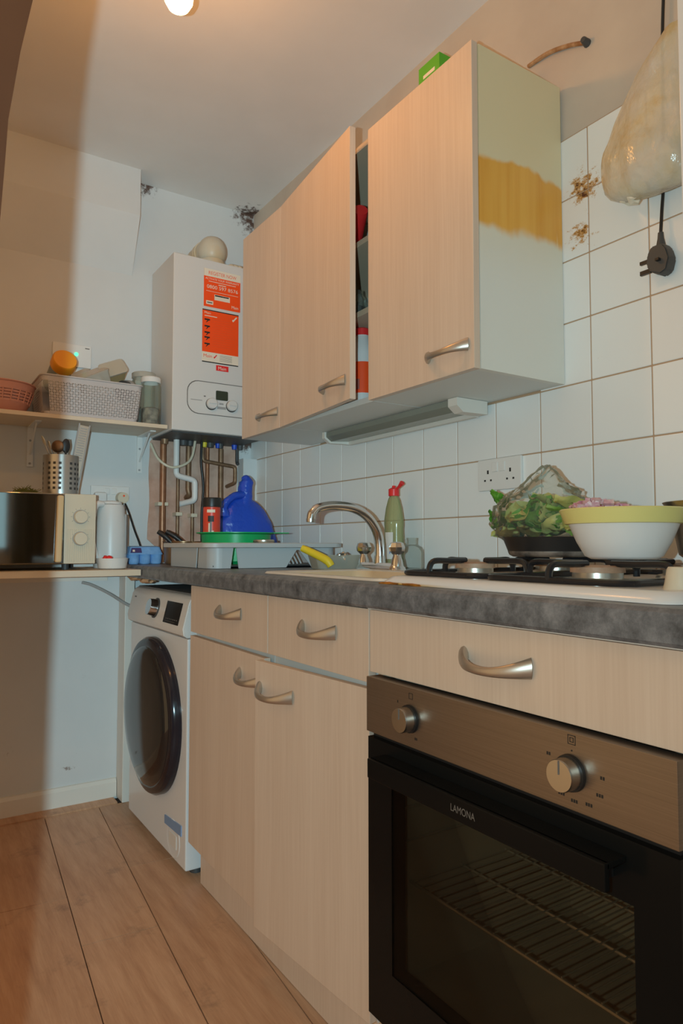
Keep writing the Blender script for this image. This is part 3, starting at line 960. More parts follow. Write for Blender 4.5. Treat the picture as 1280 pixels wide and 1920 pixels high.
for cx, cy, a0 in ((RX0+0.037, RY0+0.037, 180), (RX1-0.037, RY0+0.037, 270), (RX0+0.037, RY1-0.037, 90)):
    bm = new()
    lp = [[], []]
    for i in range(7):
        a = math.radians(a0+90*i/6)
        for q, z_ in enumerate((bt, zt)):
            lp[q].append(V((cx+0.037*math.cos(a), cy+0.037*math.sin(a), z_)))
    va = [bm.verts.new(p) for p in lp[0]]
    vb = [bm.verts.new(p) for p in lp[1]]
    for i in range(6):
        bm.faces.new((va[i], va[i+1], vb[i+1], vb[i]))
    part('corner_wall', bm, 'rack_grey', t)
x_ = RX0
part('side_wall', quadwall([(x_, RY0+0.037, zt), (x_, RY0+0.037, bt), (x_, RY0+0.11, bt), (x_, RY0+0.10, zt)], (1, 0, 0)), 'rack_grey', t, sm=False)
part('side_wall', quadwall([(x_, RY0+0.115, zt), (x_, RY0+0.125, bt), (x_, RY1-0.037, bt), (x_, RY1-0.037, zt)], (1, 0, 0)), 'rack_grey', t, sm=False)
part('side_wall', quadwall([(RX1, RY0+0.037, zt), (RX1, RY0+0.037, bt), (RX1, RY1-0.03, bt), (RX1, RY1-0.03, zt)], (-1, 0, 0)), 'rack_grey', t, sm=False)
part('back_wall', quadwall([(RX0+0.03, RY1, zt), (RX0+0.03, RY1, bt), (RX1, RY1, bt), (RX1, RY1, zt)], (0, -1, 0)), 'rack_grey', t, sm=False)
part('tray_floor', B(RX0+0.01, RX1-0.006, RY0+0.01, RY1-0.01, RZ+0.006, RZ+0.010), 'darkgrey', t, sm=False)
for k in range(5):
    bm = new()
    y = 1.965+0.014*k
    tube(bm, [(-0.29+0.022*k, y, RZ+0.011), (-0.315+0.022*k, y+0.004, RZ+0.058)], 0.003, 6)
    part('plate_bar', bm, 'rack_grey', t)
c = (-0.375, 2.165, RZ+0.010)
t = thing('green_bowl', 'green plastic bowl with flat rim standing in the dish rack', 'bowl', c)
bm = new()
lathe(bm, [(0, 0), (0.10, 0), (0.112, 0.01), (0.118, 0.098), (0.134, 0.102), (0.134, 0.105), (0.115, 0.102), (0.108, 0.013), (0, 0.004)], c, 40)
part('bowl', bm, 'green', t)
bm = new()
prism(bm, [(c[0]+0.09, 2.07), (c[0]+0.145, 2.055), (c[0]+0.15, 2.10), (c[0]+0.12, 2.14)], 2, c[2]+0.102, c[2]+0.105)
part('pouring_lip', bm, 'green', t, sm=False)
c = (-0.452, 2.195, RZ+0.016)
t = thing('canister', 'red canister with black lid standing in the green bowl', 'canister', c)
bm = new()
lathe(bm, [(0, 0), (0.027, 0), (0.029, 0.003), (0.029, 0.185), (0, 0.185)], c, 28)
part('can', bm, mottled('can_red', (0.72, 0.06, 0.03), (0.78, 0.10, 0.06), 6, 0.35), t)
bm = new()
lathe(bm, [(0, 0.185), (0.032, 0.185), (0.033, 0.188), (0.033, 0.212), (0.031, 0.217), (0, 0.217)], c, 28)
part('lid', bm, 'black_satin', t)
bm = new()
for (a, z0, z1, r) in ((250, 0.145, 0.150, 0.010), (252, 0.158, 0.16, 0.012)):
    pass
# picture band on the can: dark tap shape over pale streaks
for (a0, a1, z0, z1, mt_) in ((222, 262, 0.135, 0.155, 'print_black'), (236, 248, 0.10, 0.135, 'print_grey'), (240, 262, 0.085, 0.105, 'print_white'), (226, 236, 0.09, 0.13, 'print_white'), (215, 270, 0.166, 0.176, 'print_white')):
    bm = new()
    lp = [[], []]
    for i in range(7):
        a = math.radians(a0+(a1-a0)*i/6)
        for q, z_ in enumerate((z0, z1)):
            lp[q].append(bm.verts.new((c[0]+0.0293*math.cos(a), c[1]+0.0293*math.sin(a), c[2]+z_)))
    for i in range(6):
        bm.faces.new((lp[0][i], lp[0][i+1], lp[1][i+1], lp[1][i]))
    part('print', bm, mt_, t)
# blue carrier bag, tied handle up
c = (-0.225, 2.450, RZ+0.0005)
t = thing('carrier_bag', 'crumpled blue carrier bag standing behind the dish rack', 'bag', c)
bm = new()
n_, m_ = 44, 26
rows = []
prof = [(0.0, 0.125, 0.066), (0.12, 0.132, 0.072), (0.35, 0.128, 0.068), (0.5, 0.118, 0.058), (0.66, 0.092, 0.042), (0.76, 0.062, 0.028), (0.82, 0.030, 0.020)]
def pget(t_):
    for (a, b) in zip(prof, prof[1:]):
        if t_ <= b[0]:
            k = (t_-a[0])/(b[0]-a[0])
            return a[1]+(b[1]-a[1])*k, a[2]+(b[2]-a[2])*k
    return prof[-1][1:]
for i in range(m_+1):
    t_ = i/m_*0.82
    a_, b_ = pget(t_)
    cx = 0.035*(1-t_)-0.012*t_
    ring = []
    for k in range(n_):
        a = 2*math.pi*k/n_
        w_ = 1+0.11*mnoise.noise(V((math.cos(a)*2.2, math.sin(a)*2.2, t_*4)))+0.05*mnoise.noise(V((math.cos(a)*7, math.sin(a)*7, t_*9)))
        ring.append(V((c[0]+cx+a_*w_*math.cos(a), c[1]+b_*w_*math.sin(a), c[2]+0.001+t_*0.315)))
    rows.append(ring)
loft(bm, rows, True, True)
part('bag_body', bm, 'blue_bag', t, sm=60)
def bag_ear(pts, rs):
    bm = new()
    tube(bm, smoothpath(pts), rs, 14)
    for v in bm.verts:
        v.co += V((mnoise.noise(v.co*50), 0.6*mnoise.noise(v.co*50+V((5, 0, 0))), 0))*0.006
    part('bag_handle', bm, 'blue_bag', t)
bag_ear([(c[0]-0.085, c[1]-0.02, c[2]+0.185), (c[0]-0.082, c[1]-0.025, c[2]+0.225), (c[0]-0.045, c[1]-0.025, c[2]+0.258), (c[0]+0.004, c[1]-0.012, c[2]+0.268)], [0.026, 0.016, 0.014, 0.018])
bag_ear([(c[0]+0.010, c[1], c[2]+0.225), (c[0]+0.012, c[1]-0.004, c[2]+0.275), (c[0]+0.016, c[1]-0.004, c[2]+0.322), (c[0]+0.006, c[1], c[2]+0.340)], [0.036, 0.027, 0.026, 0.008])
bm = new()
lathe(bm, [(0, 0), (0.032, 0), (0.034, 0.003), (0.034, 0.009), (0.030, 0.011), (0, 0.010)], (-0.370, 1.966, 1.0075), 28)
solo('jar_lid', bm, 'alu', 'silver jar lid lying on the dish rack rim', 'lid', (-0.370, 1.966, 1.0075))

# ---- brown pan, its handles, and the egg box at the far end of the worktop
c = (-0.418, 2.555, 0.929)
t = thing('brown_pan', 'browned saucepan at the far end of the worktop', 'pan', c)
bm = new()
lathe(bm, [(0, 0), (0.066, 0), (0.072, 0.008), (0.074, 0.082), (0.081, 0.085), (0.081, 0.087), (0.071, 0.085), (0.068, 0.010), (0, 0.004)], c, 36)
part('pan_body', bm, 'brown_pot', t)
for k, (p0, p1) in enumerate((((-0.525, 2.54, 1.052), (-0.480, 2.515, 1.011)), ((-0.497, 2.53, 1.053), (-0.440, 2.505, 1.010)))):
    bm = new()
    tube(bm, smoothpath([p0, ((p0[0]+p1[0])/2, (p0[1]+p1[1])/2, (p0[2]+p1[2])/2+0.004), p1]), [0.008, 0.0105, 0.008], 10)
    part('handle', bm, 'black_satin', t, label='black grip')
bm = new()
tube(bm, smoothpath([(-0.445, 2.505, 1.012), (-0.39, 2.475, 1.008), (-0.335, 2.46, 1.008)]), 0.005, 8)
part('handle_rod', bm, 'brass_dark', t)
t = thing('egg_box', 'blue cardboard egg box between kettle and brown pan', 'egg box', (-0.56, 2.66, 0.929))
for i in range(2):
    for j in range(3):
        bm = new()
        lathe(bm, [(0, 0), (0.017, 0), (0.021, 0.006), (0.0225, 0.034), (0.0225, 0.037)], (-0.588+0.043*j, 2.632+0.046*i, 0.929), 14)
        part('egg_cup', bm, 'blue_carton', t)
bm = new()
loft(bm, [rl(-0.613, -0.479, 2.606, 2.704, 0.012, 0.966), rl(-0.611, -0.481, 2.608, 2.702, 0.012, 0.970), rl(-0.603, -0.489, 2.616, 2.694, 0.012, 0.994), rl(-0.593, -0.499, 2.626, 2.684, 0.012, 0.998)], True, True)
lid = part('lid', bm, 'blue_carton', t)
part('label', quadwall([(-0.607, 2.6085, 0.972), (-0.563, 2.6085, 0.972), (-0.565, 2.6155, 0.991), (-0.601, 2.6155, 0.991)], (0, -1, 0), 0.001), 'purple', lid, sm=False)
part('print', quadwall([(-0.598, 2.6088, 0.976), (-0.590, 2.6088, 0.976), (-0.590, 2.6118, 0.984), (-0.598, 2.6118, 0.984)], (0, -1, 0), 0.0022), 'print_white', lid, sm=False)

# ================================================================== WALL SOCKETS
def socket(name, label, org, right, n, w_, h_, z, plugs=None):
    pass
t = thing('double_socket', 'white double wall socket on the tiles above the hob', 'socket', (-0.004, 1.296, 1.145))
part('plate', B(-0.013, -0.0035, 1.218, 1.374, 1.147, 1.232, bev=0.003), 'white_plastic', t)
for yc in (1.335, 1.255):
    bm = new()
    box(bm, -0.0134, -0.0129, yc-0.003, yc+0.003, 1.192, 1.202)
    part('slot', bm, 'print_black', t, sm=False)
    for d in (-0.011, 0.011):
        part('slot', B(-0.0134, -0.0129, yc+d-0.003, yc+d+0.003, 1.172, 1.177), 'print_black', t, sm=False)
for yc in (1.309, 1.283):
    part('rocker', B(-0.0155, -0.012, yc-0.0105, yc+0.0105, 1.196, 1.222, bev=0.002), 'white_plastic', t)
t = thing('kettle_socket', 'white double wall socket with two plugs behind the kettle', 'socket', (-0.63, YB-0.01, 1.150))
part('plate', B(-0.705, -0.553, YB-0.012, YB-0.001, 1.150, 1.240, bev=0.003), 'white_plastic', t)
for xc in (-0.643, -0.615):
    part('rocker', B(xc-0.0105, xc+0.0105, YB-0.015, YB-0.011, 1.205, 1.230, bev=0.002), 'white_plastic', t)
t = thing('plug', 'white plug in the left half of the kettle socket', 'plug', (-0.672, YB-0.03, 1.17), 'plugs in the kettle socket')
part('plug_body', B(-0.697, -0.648, YB-0.042, YB-0.0125, 1.168, 1.212, bev=0.008), 'white_plastic', t)
t = thing('plug', 'cream round plug in the right half of the kettle socket', 'plug', (-0.585, YB-0.03, 1.17), 'plugs in the kettle socket')
bm = new()
cyl(bm, (-0.585, YB-0.0125, 1.192), (-0.585, YB-0.040, 1.192), 0.025, 0.022, 24)
part('plug_body', bm, 'cream_plastic', t)
bm = new()
cyl(bm, (-0.583, YB-0.040, 1.200), (-0.583, YB-0.042, 1.200), 0.004, seg=10)
part('fuse_mark', bm, 'sticker_red', t)
bm = new()
tube(bm, smoothpath([(-0.578, 2.793, 1.168), (-0.567, 2.775, 1.13), (-0.548, 2.76, 1.06), (-0.528, 2.75, 1.0), (-0.515, 2.745, 0.935)]), 0.0038, 8)
solo('power_cord', bm, 'black_satin', 'black cord running from the kettle socket down to the worktop', 'cord', (-0.515, 2.745, 0.93))
t = thing('switch_plate', 'wall switch plate with green light above the upper shelf', 'switch', (-0.785, YB-0.008, 1.70))
part('plate', B(-0.858, -0.712, YB-0.010, YB-0.001, 1.706, 1.796, bev=0.003), 'white_plastic', t)
bm = new()
cyl(bm, (-0.770, YB-0.010, 1.757), (-0.770, YB-0.0125, 1.757), 0.0075, seg=16)
part('indicator', bm, 'led', t, label='green glowing indicator')
part('print', B(-0.737, -0.720, YB-0.0105, YB-0.0099, 1.783, 1.787), 'print_grey', t, sm=False)

# ================================================================== OVEN
OX = -0.619
t = thing('built_in_oven', 'built-in oven with brown steel fascia and black glass door', 'oven', (-0.35, 0.745, 0.16))
OVEN = t
part('casing_back', B(-0.10, -0.09, 0.46, 1.03, 0.17, 0.755), 'cavity', t, sm=False)
part('casing_side', B(-0.585, -0.10, 1.015, 1.030, 0.17, 0.755), 'cavity', t, sm=False)
part('casing_side', B(-0.585, -0.10, 0.460, 0.475, 0.17, 0.755), 'cavity', t, sm=False)
part('casing_top', B(-0.585, -0.10, 0.475, 1.015, 0.61, 0.625), 'cavity', t, sm=False)
part('casing_floor', B(-0.585, -0.10, 0.475, 1.015, 0.20, 0.215), 'cavity', t, sm=False)
fa = part('fascia', B(OX, -0.588, 0.446, 1.0445, 0.661, 0.7595, bev=0.0012), 'fascia', t)
for (yc, lab) in ((0.918, 'left'), (0.590, 'right')):
    bm = new()
    cyl(bm, (OX-0.0005, yc, 0.708), (OX-0.005, yc, 0.708), 0.0235, 0.0230, 32)
    kb = part('knob_ring', bm, 'black_satin', t)
    bm = new()
    Mk = Matrix.Translation((OX-0.004, yc, 0.708)) @ Matrix.Rotation(math.radians(-90), 4, 'Y')
    lathe(bm, [(0.0205, 0), (0.0205, 0.017), (0.0195, 0.0195), (0, 0.0195)], (0, 0, 0), 36, M4=Mk)
    k2 = part('knob', bm, 'steel', t)
    part('pointer', B(OX-0.0245, OX-0.0232, yc-0.0008, yc+0.0008, 0.710, 0.727), 'print_grey', k2, sm=False)
# printed marks round the knobs
def mark_rect(y, z, w_, h_):
    bm = new()
    for a in ((y-w_/2, y+w_/2, z-h_/2, z-h_/2+0.0008), (y-w_/2, y+w_/2, z+h_/2-0.0008, z+h_/2), (y-w_/2, y-w_/2+0.0008, z-h_/2, z+h_/2), (y+w_/2-0.0008, y+w_/2, z-h_/2, z+h_/2)):
        box(bm, OX-0.0004, OX-0.0001, a[0], a[1], a[2], a[3])
    part('printed_mark', bm, 'print_black', fa, sm=False)
mark_rect(0.915, 0.746, 0.010, 0.010)
mark_rect(0.588, 0.750, 0.012, 0.012)
mark_rect(0.588, 0.750, 0.006, 0.006)
for (n_, y, z) in ((1, 0.952, 0.731), (2, 0.905, 0.678), (2, 0.6285, 0.724), (3, 0.610, 0.678), (3, 0.590, 0.674), (3, 0.568, 0.676), (3, 0.552, 0.692), (2, 0.546, 0.714)):
    bm = new()
    for q in range(n_):
        box(bm, OX-0.0004, OX-0.0001, y-0.0036*q-0.0024, y-0.0036*q, z-0.002, z+0.002)
    part('printed_mark', bm, 'print_black', fa, sm=False)
bm = new()
cyl(bm, (OX, 0.588, 0.7365), (OX-0.0004, 0.588, 0.7365), 0.0012, seg=8)
part('printed_mark', bm, 'print_black', fa)
part('vent_gap', B(-0.606, -0.588, 0.452, 1.040, 0.648, 0.660), 'black_satin', t, sm=False)
# door: frame round a glass pane
dz0, dz1 = 0.166, 0.652
bm = new()
for a in ((0.446, 0.504, dz0, dz1), (0.971, 1.0405, dz0, dz1), (0.504, 0.971, dz0, 0.262), (0.504, 0.971, 0.578, dz1)):
    box(bm, OX+0.001, -0.588, a[0], a[1], a[2], a[3])
dr = part('door', bm, 'black', t, sm=False)
part('glass_pane', B(OX+0.001, OX+0.004, 0.504, 0.971, 0.262, 0.578), 'oven_glass', dr, sm=False)
bm = new()
box(bm, -0.660, -0.650, 0.512, 0.985, 0.600, 0.633, bev=0.002)
box(bm, -0.655, OX, 0.512, 0.985, 0.6255, 0.633, bev=0.001)
hd = part('door_handle', bm, 'black', dr)
for yy in (0.53, 0.95):
    part('handle_mount', B(-0.652, OX, yy, yy+0.018, 0.602, 0.6255), 'black_satin', hd, sm=False)
text('lettering', 'LAMONA', (-0.660, 0.772, 0.612), (0, -1, 0), (0, 0, 1), 0.050, mat('logo_grey', (0.17, 0.16, 0.15), 0.5), hd, 0.0105)
# wire shelf inside
bm = new()
for x in (-0.545, -0.42, -0.30, -0.17):
    tube(bm, [(x, 0.478, 0.385), (x, 1.012, 0.385)], 0.0028, 6)
sh = part('wire_shelf', bm, 'wire', t)
bm = new()
for k in range(24):
    y = 0.495+0.022*k
    tube(bm, [(-0.545, y, 0.3885), (-0.17, y, 0.3885)], 0.0014, 5)
part('wire_bars', bm, 'wire', sh, kind='stuff')
for y in (0.478, 1.010):
    bm = new()
    for z in (0.46, 0.52):
        tube(bm, [(-0.56, y, z), (-0.14, y, z)], 0.0025, 6)
    part('runner', bm, 'wire', t)

# ================================================================== GAS HOB
HX0, HX1, HY0, HY1 = -0.588, -0.085, 0.462, 1.052
t = thing('gas_hob', 'white enamel gas hob set on the worktop', 'hob', (-0.336, 0.757, 0.9285))
bm = new()
loft(bm, [rl(HX0, HX1, HY0, HY1, 0.03, 0.9285), rl(HX0+0.001, HX1-0.002, HY0+0.002, HY1-0.002, 0.03, 0.933), rl(HX0+0.010, HX1-0.012, HY0+0.010, HY1-0.014, 0.03, 0.9415), rl(HX0+0.022, HX1-0.02, HY0+0.016, HY1-0.024, 0.03, 0.9435), rl(HX0+0.05, HX1-0.04, HY0+0.05, HY1-0.05, 0.03, 0.9425)], True, True)
part('hotplate', bm, 'hob', t)
bm = new()
blob(bm, (HX0-0.001, 1.015, 0.9295), (0.004, 0.028, 0.0028), 2, 0.35, 5, 3)
blob(bm, (HX0-0.001, 0.95, 0.9295), (0.004, 0.028, 0.0028), 2, 0.35, 5, 4)
part('burnt_grease', bm, 'grease_brown', t)
burn = [(-0.43, 0.955, 0.034), (-0.20, 0.955, 0.042), (-0.43, 0.685, 0.038), (-0.20, 0.685, 0.030)]
for (x, y, r) in burn:
    bm = new()
    lathe(bm, [(0, 0.9425), (r+0.012, 0.9425), (r+0.010, 0.947), (r, 0.949), (r, 0.957), (0, 0.957)], (x, y, 0), 28)
    br = part('burner', bm, 'alu', t)
    bm = new()
    lathe(bm, [(0, 0.957), (r+0.003, 0.957), (r+0.003, 0.9655), (r-0.003, 0.968), (0, 0.968)], (x, y, 0), 28)
    part('burner_cap', bm, 'burner', br)
def grate(y0, y1, ys):
    x0, x1 = HX0+0.045, HX1-0.030
    zb, zt_ = 0.9480, 0.9708
    g = None
    bm = new()
    r = 0.0050
    pts = [V((x, y, zb)) for x, y in rrect(x0, x1, y0, y1, 0.03)]
    tube(bm, pts+[pts[0]], r, 8)
    g = part('pan_support', bm, 'enamel_black', t)
    for (cx, cy, _) in burn:
        if not (y0 < cy < y1):
            continue
        for (dx, dy) in ((1, 0), (-1, 0), (0, 1), (0, -1)):
            if dx:
                e = (x1 if dx > 0 and cx > -0.3 else x0 if dx < 0 and cx < -0.3 else (x0+x1)/2)
                a = (e, cy)
            else:
                a = (cx, y1 if dy > 0 else y0)
            b = (cx+dx*0.026, cy+dy*0.026)
            bm = new()
            ax, ay = a
            kx, ky = ax-dx*0.012, ay-dy*0.012
            tube(bm, smoothpath([(ax, ay, zb), (ax-dx*0.001, ay-dy*0.001, zt_-0.010), (kx, ky, zt_), ((kx+b[0])/2, (ky+b[1])/2, zt_), (b[0], b[1], zt_)], 4), [0.0055]*5, 8)
            part('finger', bm, 'enamel_black', g)
    return g
grate(0.828, 1.040, None)
grate(0.560, 0.822, None)
for k, x in enumerate((-0.50, -0.40, -0.30, -0.20)):
    bm = new()
    lathe(bm, [(0.022, 0.9425), (0.020, 0.950), (0.017, 0.968), (0.015, 0.971), (0, 0.971)], (x, 0.507, 0), 24)
    part('control_knob', bm, 'cream_plastic', t)
# ---- on the hob
c = (-0.35, 0.694, 0.9765)
t = thing('mixing_bowl', 'white bowl with a yellow rim band standing on the hob', 'bowl', c)
bm = new()
lathe(bm, [(0, 0), (0.050, 0), (0.060, 0.005), (0.073, 0.028), (0.085, 0.057)], c, 48)
part('bowl_body', bm, 'bowl_white', t)
bm = new()
lathe(bm, [(0.085, 0.057), (0.091, 0.058), (0.100, 0.080), (0.098, 0.082), (0.092, 0.080), (0.082, 0.057), (0.056, 0.012), (0, 0.006)], c, 48)
part('rim_band', bm, 'bowl_yellow', t, label='yellow rim band')
bm = new()
for k in range(70):
    a = 6.283*hsh(k, 1); rr = 0.07*math.sqrt(hsh(k, 2))
    x, y = -0.030+rr*math.cos(a)*0.9, 0.030+rr*math.sin(a)*0.7
    h = 0.096-0.35*rr*(0.6+0.4*hsh(k, 3))+0.004*hsh(k, 6)
    if math.hypot(x, y) > 0.085:
        continue
    s = 0.005+0.003*hsh(k, 4)
    box(bm, -s, s, -s*0.8, s*0.8, -s*0.5, s*0.5, M4=Matrix.Translation((c[0]+x, c[1]+y, c[2]+h)) @ Matrix.Rotation(6*hsh(k, 5), 4, 'Z') @ Matrix.Rotation(3*hsh(k, 8), 4, 'X'))
o = solo('chopped_onion', bm, 'onion', 'heap of chopped red onion in the yellow-rimmed bowl', 'onion', (c[0], c[1], c[2]+0.08), sm=False)
o['kind'] = 'stuff'
c = (-0.205, 0.955, 0.9765)
t = thing('frying_pan', 'black pan on the rear hob ring under the herb bag', 'pan', c)
bm = new()
lathe(bm, [(0, 0), (0.082, 0), (0.092, 0.005), (0.104, 0.036), (0.106, 0.040), (0.101, 0.038), (0.089, 0.008), (0, 0.004)], c, 40)
part('pan_body', bm, 'black_satin', t)
bm = new()
lathe(bm, [(0.0, -0.0002), (0.084, 0.0), (0.0915, 0.004), (0.094, 0.009), (0.0945, 0.0115)], (c[0], c[1], c[2]-0.0006), 40)
part('worn_base', bm, mottled('worn_pan_base', (0.05, 0.045, 0.04), (0.36, 0.32, 0.28), 25, 0.4, metal=0.5), t)
c = (-0.165, 0.625, 0.9765)
t = thing('steel_pan', 'stainless steel pan behind the bowl at the right edge', 'pan', c)
bm = new()
lathe(bm, [(0, 0), (0.065, 0), (0.073, 0.006), (0.087, 0.082), (0.098, 0.097), (0.096, 0.098), (0.083, 0.083), (0.069, 0.01), (0, 0.004)], c, 40)
part('pan_body', bm, 'steel', t)

# ---- clear bag of green leaves on the pan
c = V((-0.205, 0.985, 1.018))
t = thing('salad_bag', 'clear plastic bag of green leaves lying on the black pan', 'bag', (c.x, c.y, 1.016))
def leaf_bm(center, size, rz, rx, ry, seed, curl=0.35):
    bm = new()
    nu, nv = 10, 8
    Mx = Matrix.Translation(center) @ Matrix.Rotation(rz, 4, 'Z') @ Matrix.Rotation(rx, 4, 'X') @ Matrix.Rotation(ry, 4, 'Y')
    g = []
    for i in range(nu+1):
        u = i/nu
        wd = math.sin(math.pi*min(1, 0.08+u*0.95))**0.7*(1+0.18*mnoise.noise(V((u*6, seed, 0))))
        row = []
        for j in range(nv+1):
            v = -1+2*j/nv
            x = v*wd*0.5*size
            y = (u-0.5)*size*1.25
            z = size*(curl*v*v*0.5+0.16*mnoise.noise(V((u*4, v*3, seed*2.3)))+0.06*math.sin(9*u+seed)*abs(v))
            row.append(bm.verts.new(Mx @ V((x, y, z))))
        g.append(row)
    for i in range(nu):
        for j in range(nv):
            bm.faces.new((g[i][j], g[i+1][j], g[i+1][j+1], g[i][j+1]))
    return bm
for k in range(46):
    a = 6.283*hsh(k, 11)
    q = hsh(k, 12)
    ty = 0.098*(hsh(k, 13)*2-1)
    hi = 0.070-0.35*max(0, -ty-0.03)-0.30*max(0, ty-0.02)
    p = c + V((0.03*math.cos(a)*q-0.016, ty, 0.014+hi*hsh(k, 14)))
    if ty > 0.055:
        p.z -= 0.028*min(1, (ty-0.055)/0.03)
    part('leaf', leaf_bm(p, 0.040+0.024*hsh(k, 15), 6.3*hsh(k, 16), 1.2*(hsh(k, 17)-0.3), 1.6*(hsh(k, 18)-0.5), k), ('leaf', 'leaf_pale', 'leaf', 'leaf_dark', 'leaf_pale')[k % 5], t, sm=80)
# the bag hull
bm = new()
res = bmesh.ops.create_icosphere(bm, subdivisions=5, radius=1.0)
for v in bm.verts:
    d = v.co.normalized()
    s = 1.04 + 0.14*mnoise.noise(d*2.3+V((1, 4, 2))) + 0.16*abs(mnoise.noise(d*5+V((3, 0, 1)))) + 0.06*mnoise.noise(d*12)
    x, y, z = d.x*0.062*s, d.y*0.112*s, d.z*0.054*s
    if d.z > 0.2 and d.y < 0.3:            # gathered neck of the bag standing up
        k = max(0, d.z-0.2)/0.8*max(0, 1-abs(d.y+0.12)*1.2)
        z += 0.045*k*k
        y -= 0.010*k
    if d.y > 0.3 and d.z < 0.3:
        z -= 0.045*(d.y-0.3)
    v.co = V((c.x-0.008+x, c.y+y, c.z+0.048+z))
    v.co.z = max(v.co.z, 1.0185 if v.co.y < 1.062 else 0.985)
part('bag_film', bm, 'film', t, sm=70, label='clear crinkled film')
bm = new()
sprig = V((-0.235, 1.085, 1.085))
tube(bm, smoothpath([(-0.225, 1.055, 1.045), (-0.235, 1.078, 1.075), sprig+V((0, 0, 0.018))]), 0.0022, 6)
part('stem', bm, 'leaf', t)
for k in range(9):
    a = k*0.75
    p = sprig+V((0.010*math.cos(a*2), 0.018*math.cos(a), 0.016+0.012*math.sin(a*1.3)))
    if k > 5:
        p = V((-0.24, 1.085+0.008*(k-6), 1.045+0.012*(k-6)))
    part('leaf', leaf_bm(p, 0.020, a, 0.9, 0.3, k+40, 0.3), 'leaf_dark', t, sm=80)

# ---- greasy bag hanging on the wall, cable and plug below it
t = thing('hanging_bag', 'greasy translucent plastic bag hanging on the tiled wall', 'bag', (-0.07, 0.80, 1.70))
bm = new()
n_, m_ = 40, 30
hp = [(0.0, 0.55, 0.25, -0.01), (0.05, 0.86, 0.6, -0.005), (0.14, 0.99, 0.95, 0.0), (0.3, 1.0, 1.0, 0.0), (0.55, 0.80, 0.75, -0.012), (0.8, 0.52, 0.5, -0.030), (1.0, 0.22, 0.3, -0.062)]
rows = []
for i in range(m_+1):
    t_ = i/m_
    for a_, b_ in zip(hp, hp[1:]):
        if t_ <= b_[0]+1e-9:
            k = (t_-a_[0])/(b_[0]-a_[0])
            break
    wy = (a_[1]+(b_[1]-a_[1])*k)*0.105
    wx = (a_[2]+(b_[2]-a_[2])*k)*0.052
    cy = 0.812+(a_[3]+(b_[3]-a_[3])*k)
    ring = []
    for q in range(n_):
        a = 2*math.pi*q/n_
        cc, ss = math.cos(a), math.sin(a)
        wv = 1+0.14*mnoise.noise(V((cc*1.8, ss*1.8, t_*2.5)))+0.10*mnoise.noise(V((cc*5, ss*5, t_*4)))+0.05*mnoise.noise(V((cc*12, ss*12, t_*7)))
        x = -0.064+wx*wv*cc
        ring.append(V((min(x, -0.017), cy+wy*wv*ss, 1.722+0.320*t_+0.006*ss*(1-t_))))
    rows.append(ring)
loft(bm, rows, True, True)
part('bag_film', bm, 'bag_film', t, sm=70)
for k, (y, z, r) in enumerate(((0.85, 1.76, 0.034), (0.79, 1.775, 0.036), (0.82, 1.83, 0.032))):
    bm = new()
    blob(bm, (-0.062, y, z), (0.026, r, r*1.1), 3, 0.2, 2.5, k+5)
    part('wadding', bm, mottled('pale_wadding%d' % k, (0.68, 0.60, 0.46), (0.74, 0.68, 0.56), 8, 0.7), t)
t = thing('plug_cable', 'black cable with a three-pin plug dangling below the hanging bag', 'cable', (-0.02, 0.81, 1.56))
bm = new()
tube(bm, smoothpath([(-0.015, 0.795, 2.30), (-0.010, 0.806, 2.18), (-0.010, 0.812, 2.05), (-0.010, 0.815, 1.80), (-0.018, 0.817, 1.70), (-0.022, 0.818, 1.655)]), 0.0034, 8)
part('cable', bm, 'black_satin', t)
bm = new()
lathe(bm, [(0, 0), (0.0055, 0), (0.0065, -0.012), (0.010, -0.030), (0.012, -0.032), (0, -0.032)], (-0.022, 0.818, 1.655), 14)
part('cable_sleeve', bm, 'darkgrey', t)
bm = new()
prism(bm, [(0.805, 1.625), (0.831, 1.625), (0.840, 1.610), (0.842, 1.588), (0.833, 1.572), (0.812, 1.560), (0.797, 1.566), (0.790, 1.590), (0.796, 1.612)], 0, -0.040, -0.012)
bmesh.ops.bevel(bm, geom=bm.edges[:], offset=0.003, segments=2, affect='EDGES')
pb = part('plug_body', bm, 'darkgrey', t)
for (y, z, w_) in ((0.842, 1.600, 0.0035), (0.842, 1.578, 0.0045)):
    part('pin', B(-0.034, -0.028, y-0.006, y+0.018, z-w_, z+w_), 'black_satin', pb, sm=False)
part('pin', B(-0.049, -0.040, 0.808, 0.816, 1.588, 1.593), 'black_satin', pb, sm=False)

# ================================================================== WASHING MACHINE
WX, WY0, WY1 = -0.598, 2.020, 2.616
t = thing('washing_machine', 'white front-loading washing machine with large dark round door', 'washing machine', (-0.33, 2.318, 0.004))
bm = new()
box(bm, WX, -0.06, WY0, WY1, 0.022, 0.715, bev=0.006)
part('cabinet', bm, 'white', t)
bm = new()
prism(bm, [(-0.06, 0.717), (WX, 0.717), (WX-0.012, 0.725), (WX-0.015, 0.745), (WX+0.004, 0.822), (WX+0.014, 0.840), (WX+0.028, 0.846), (-0.06, 0.846)], 1, WY0+0.001, WY1-0.001)
bmesh.ops.bevel(bm, geom=[e for e in bm.edges if abs(e.verts[0].co.y-e.verts[1].co.y) < 1e-6], offset=0.003, segments=2, affect='EDGES')
cp = part('control_panel', bm, 'white_plastic', t)
part('top_cover', B(-0.57, -0.06, WY0+0.002, WY1-0.002, 0.8462, 0.8490), mottled('dusty_top', (0.16, 0.16, 0.16), (0.24, 0.23, 0.22), 8, 0.6), t, sm=False)
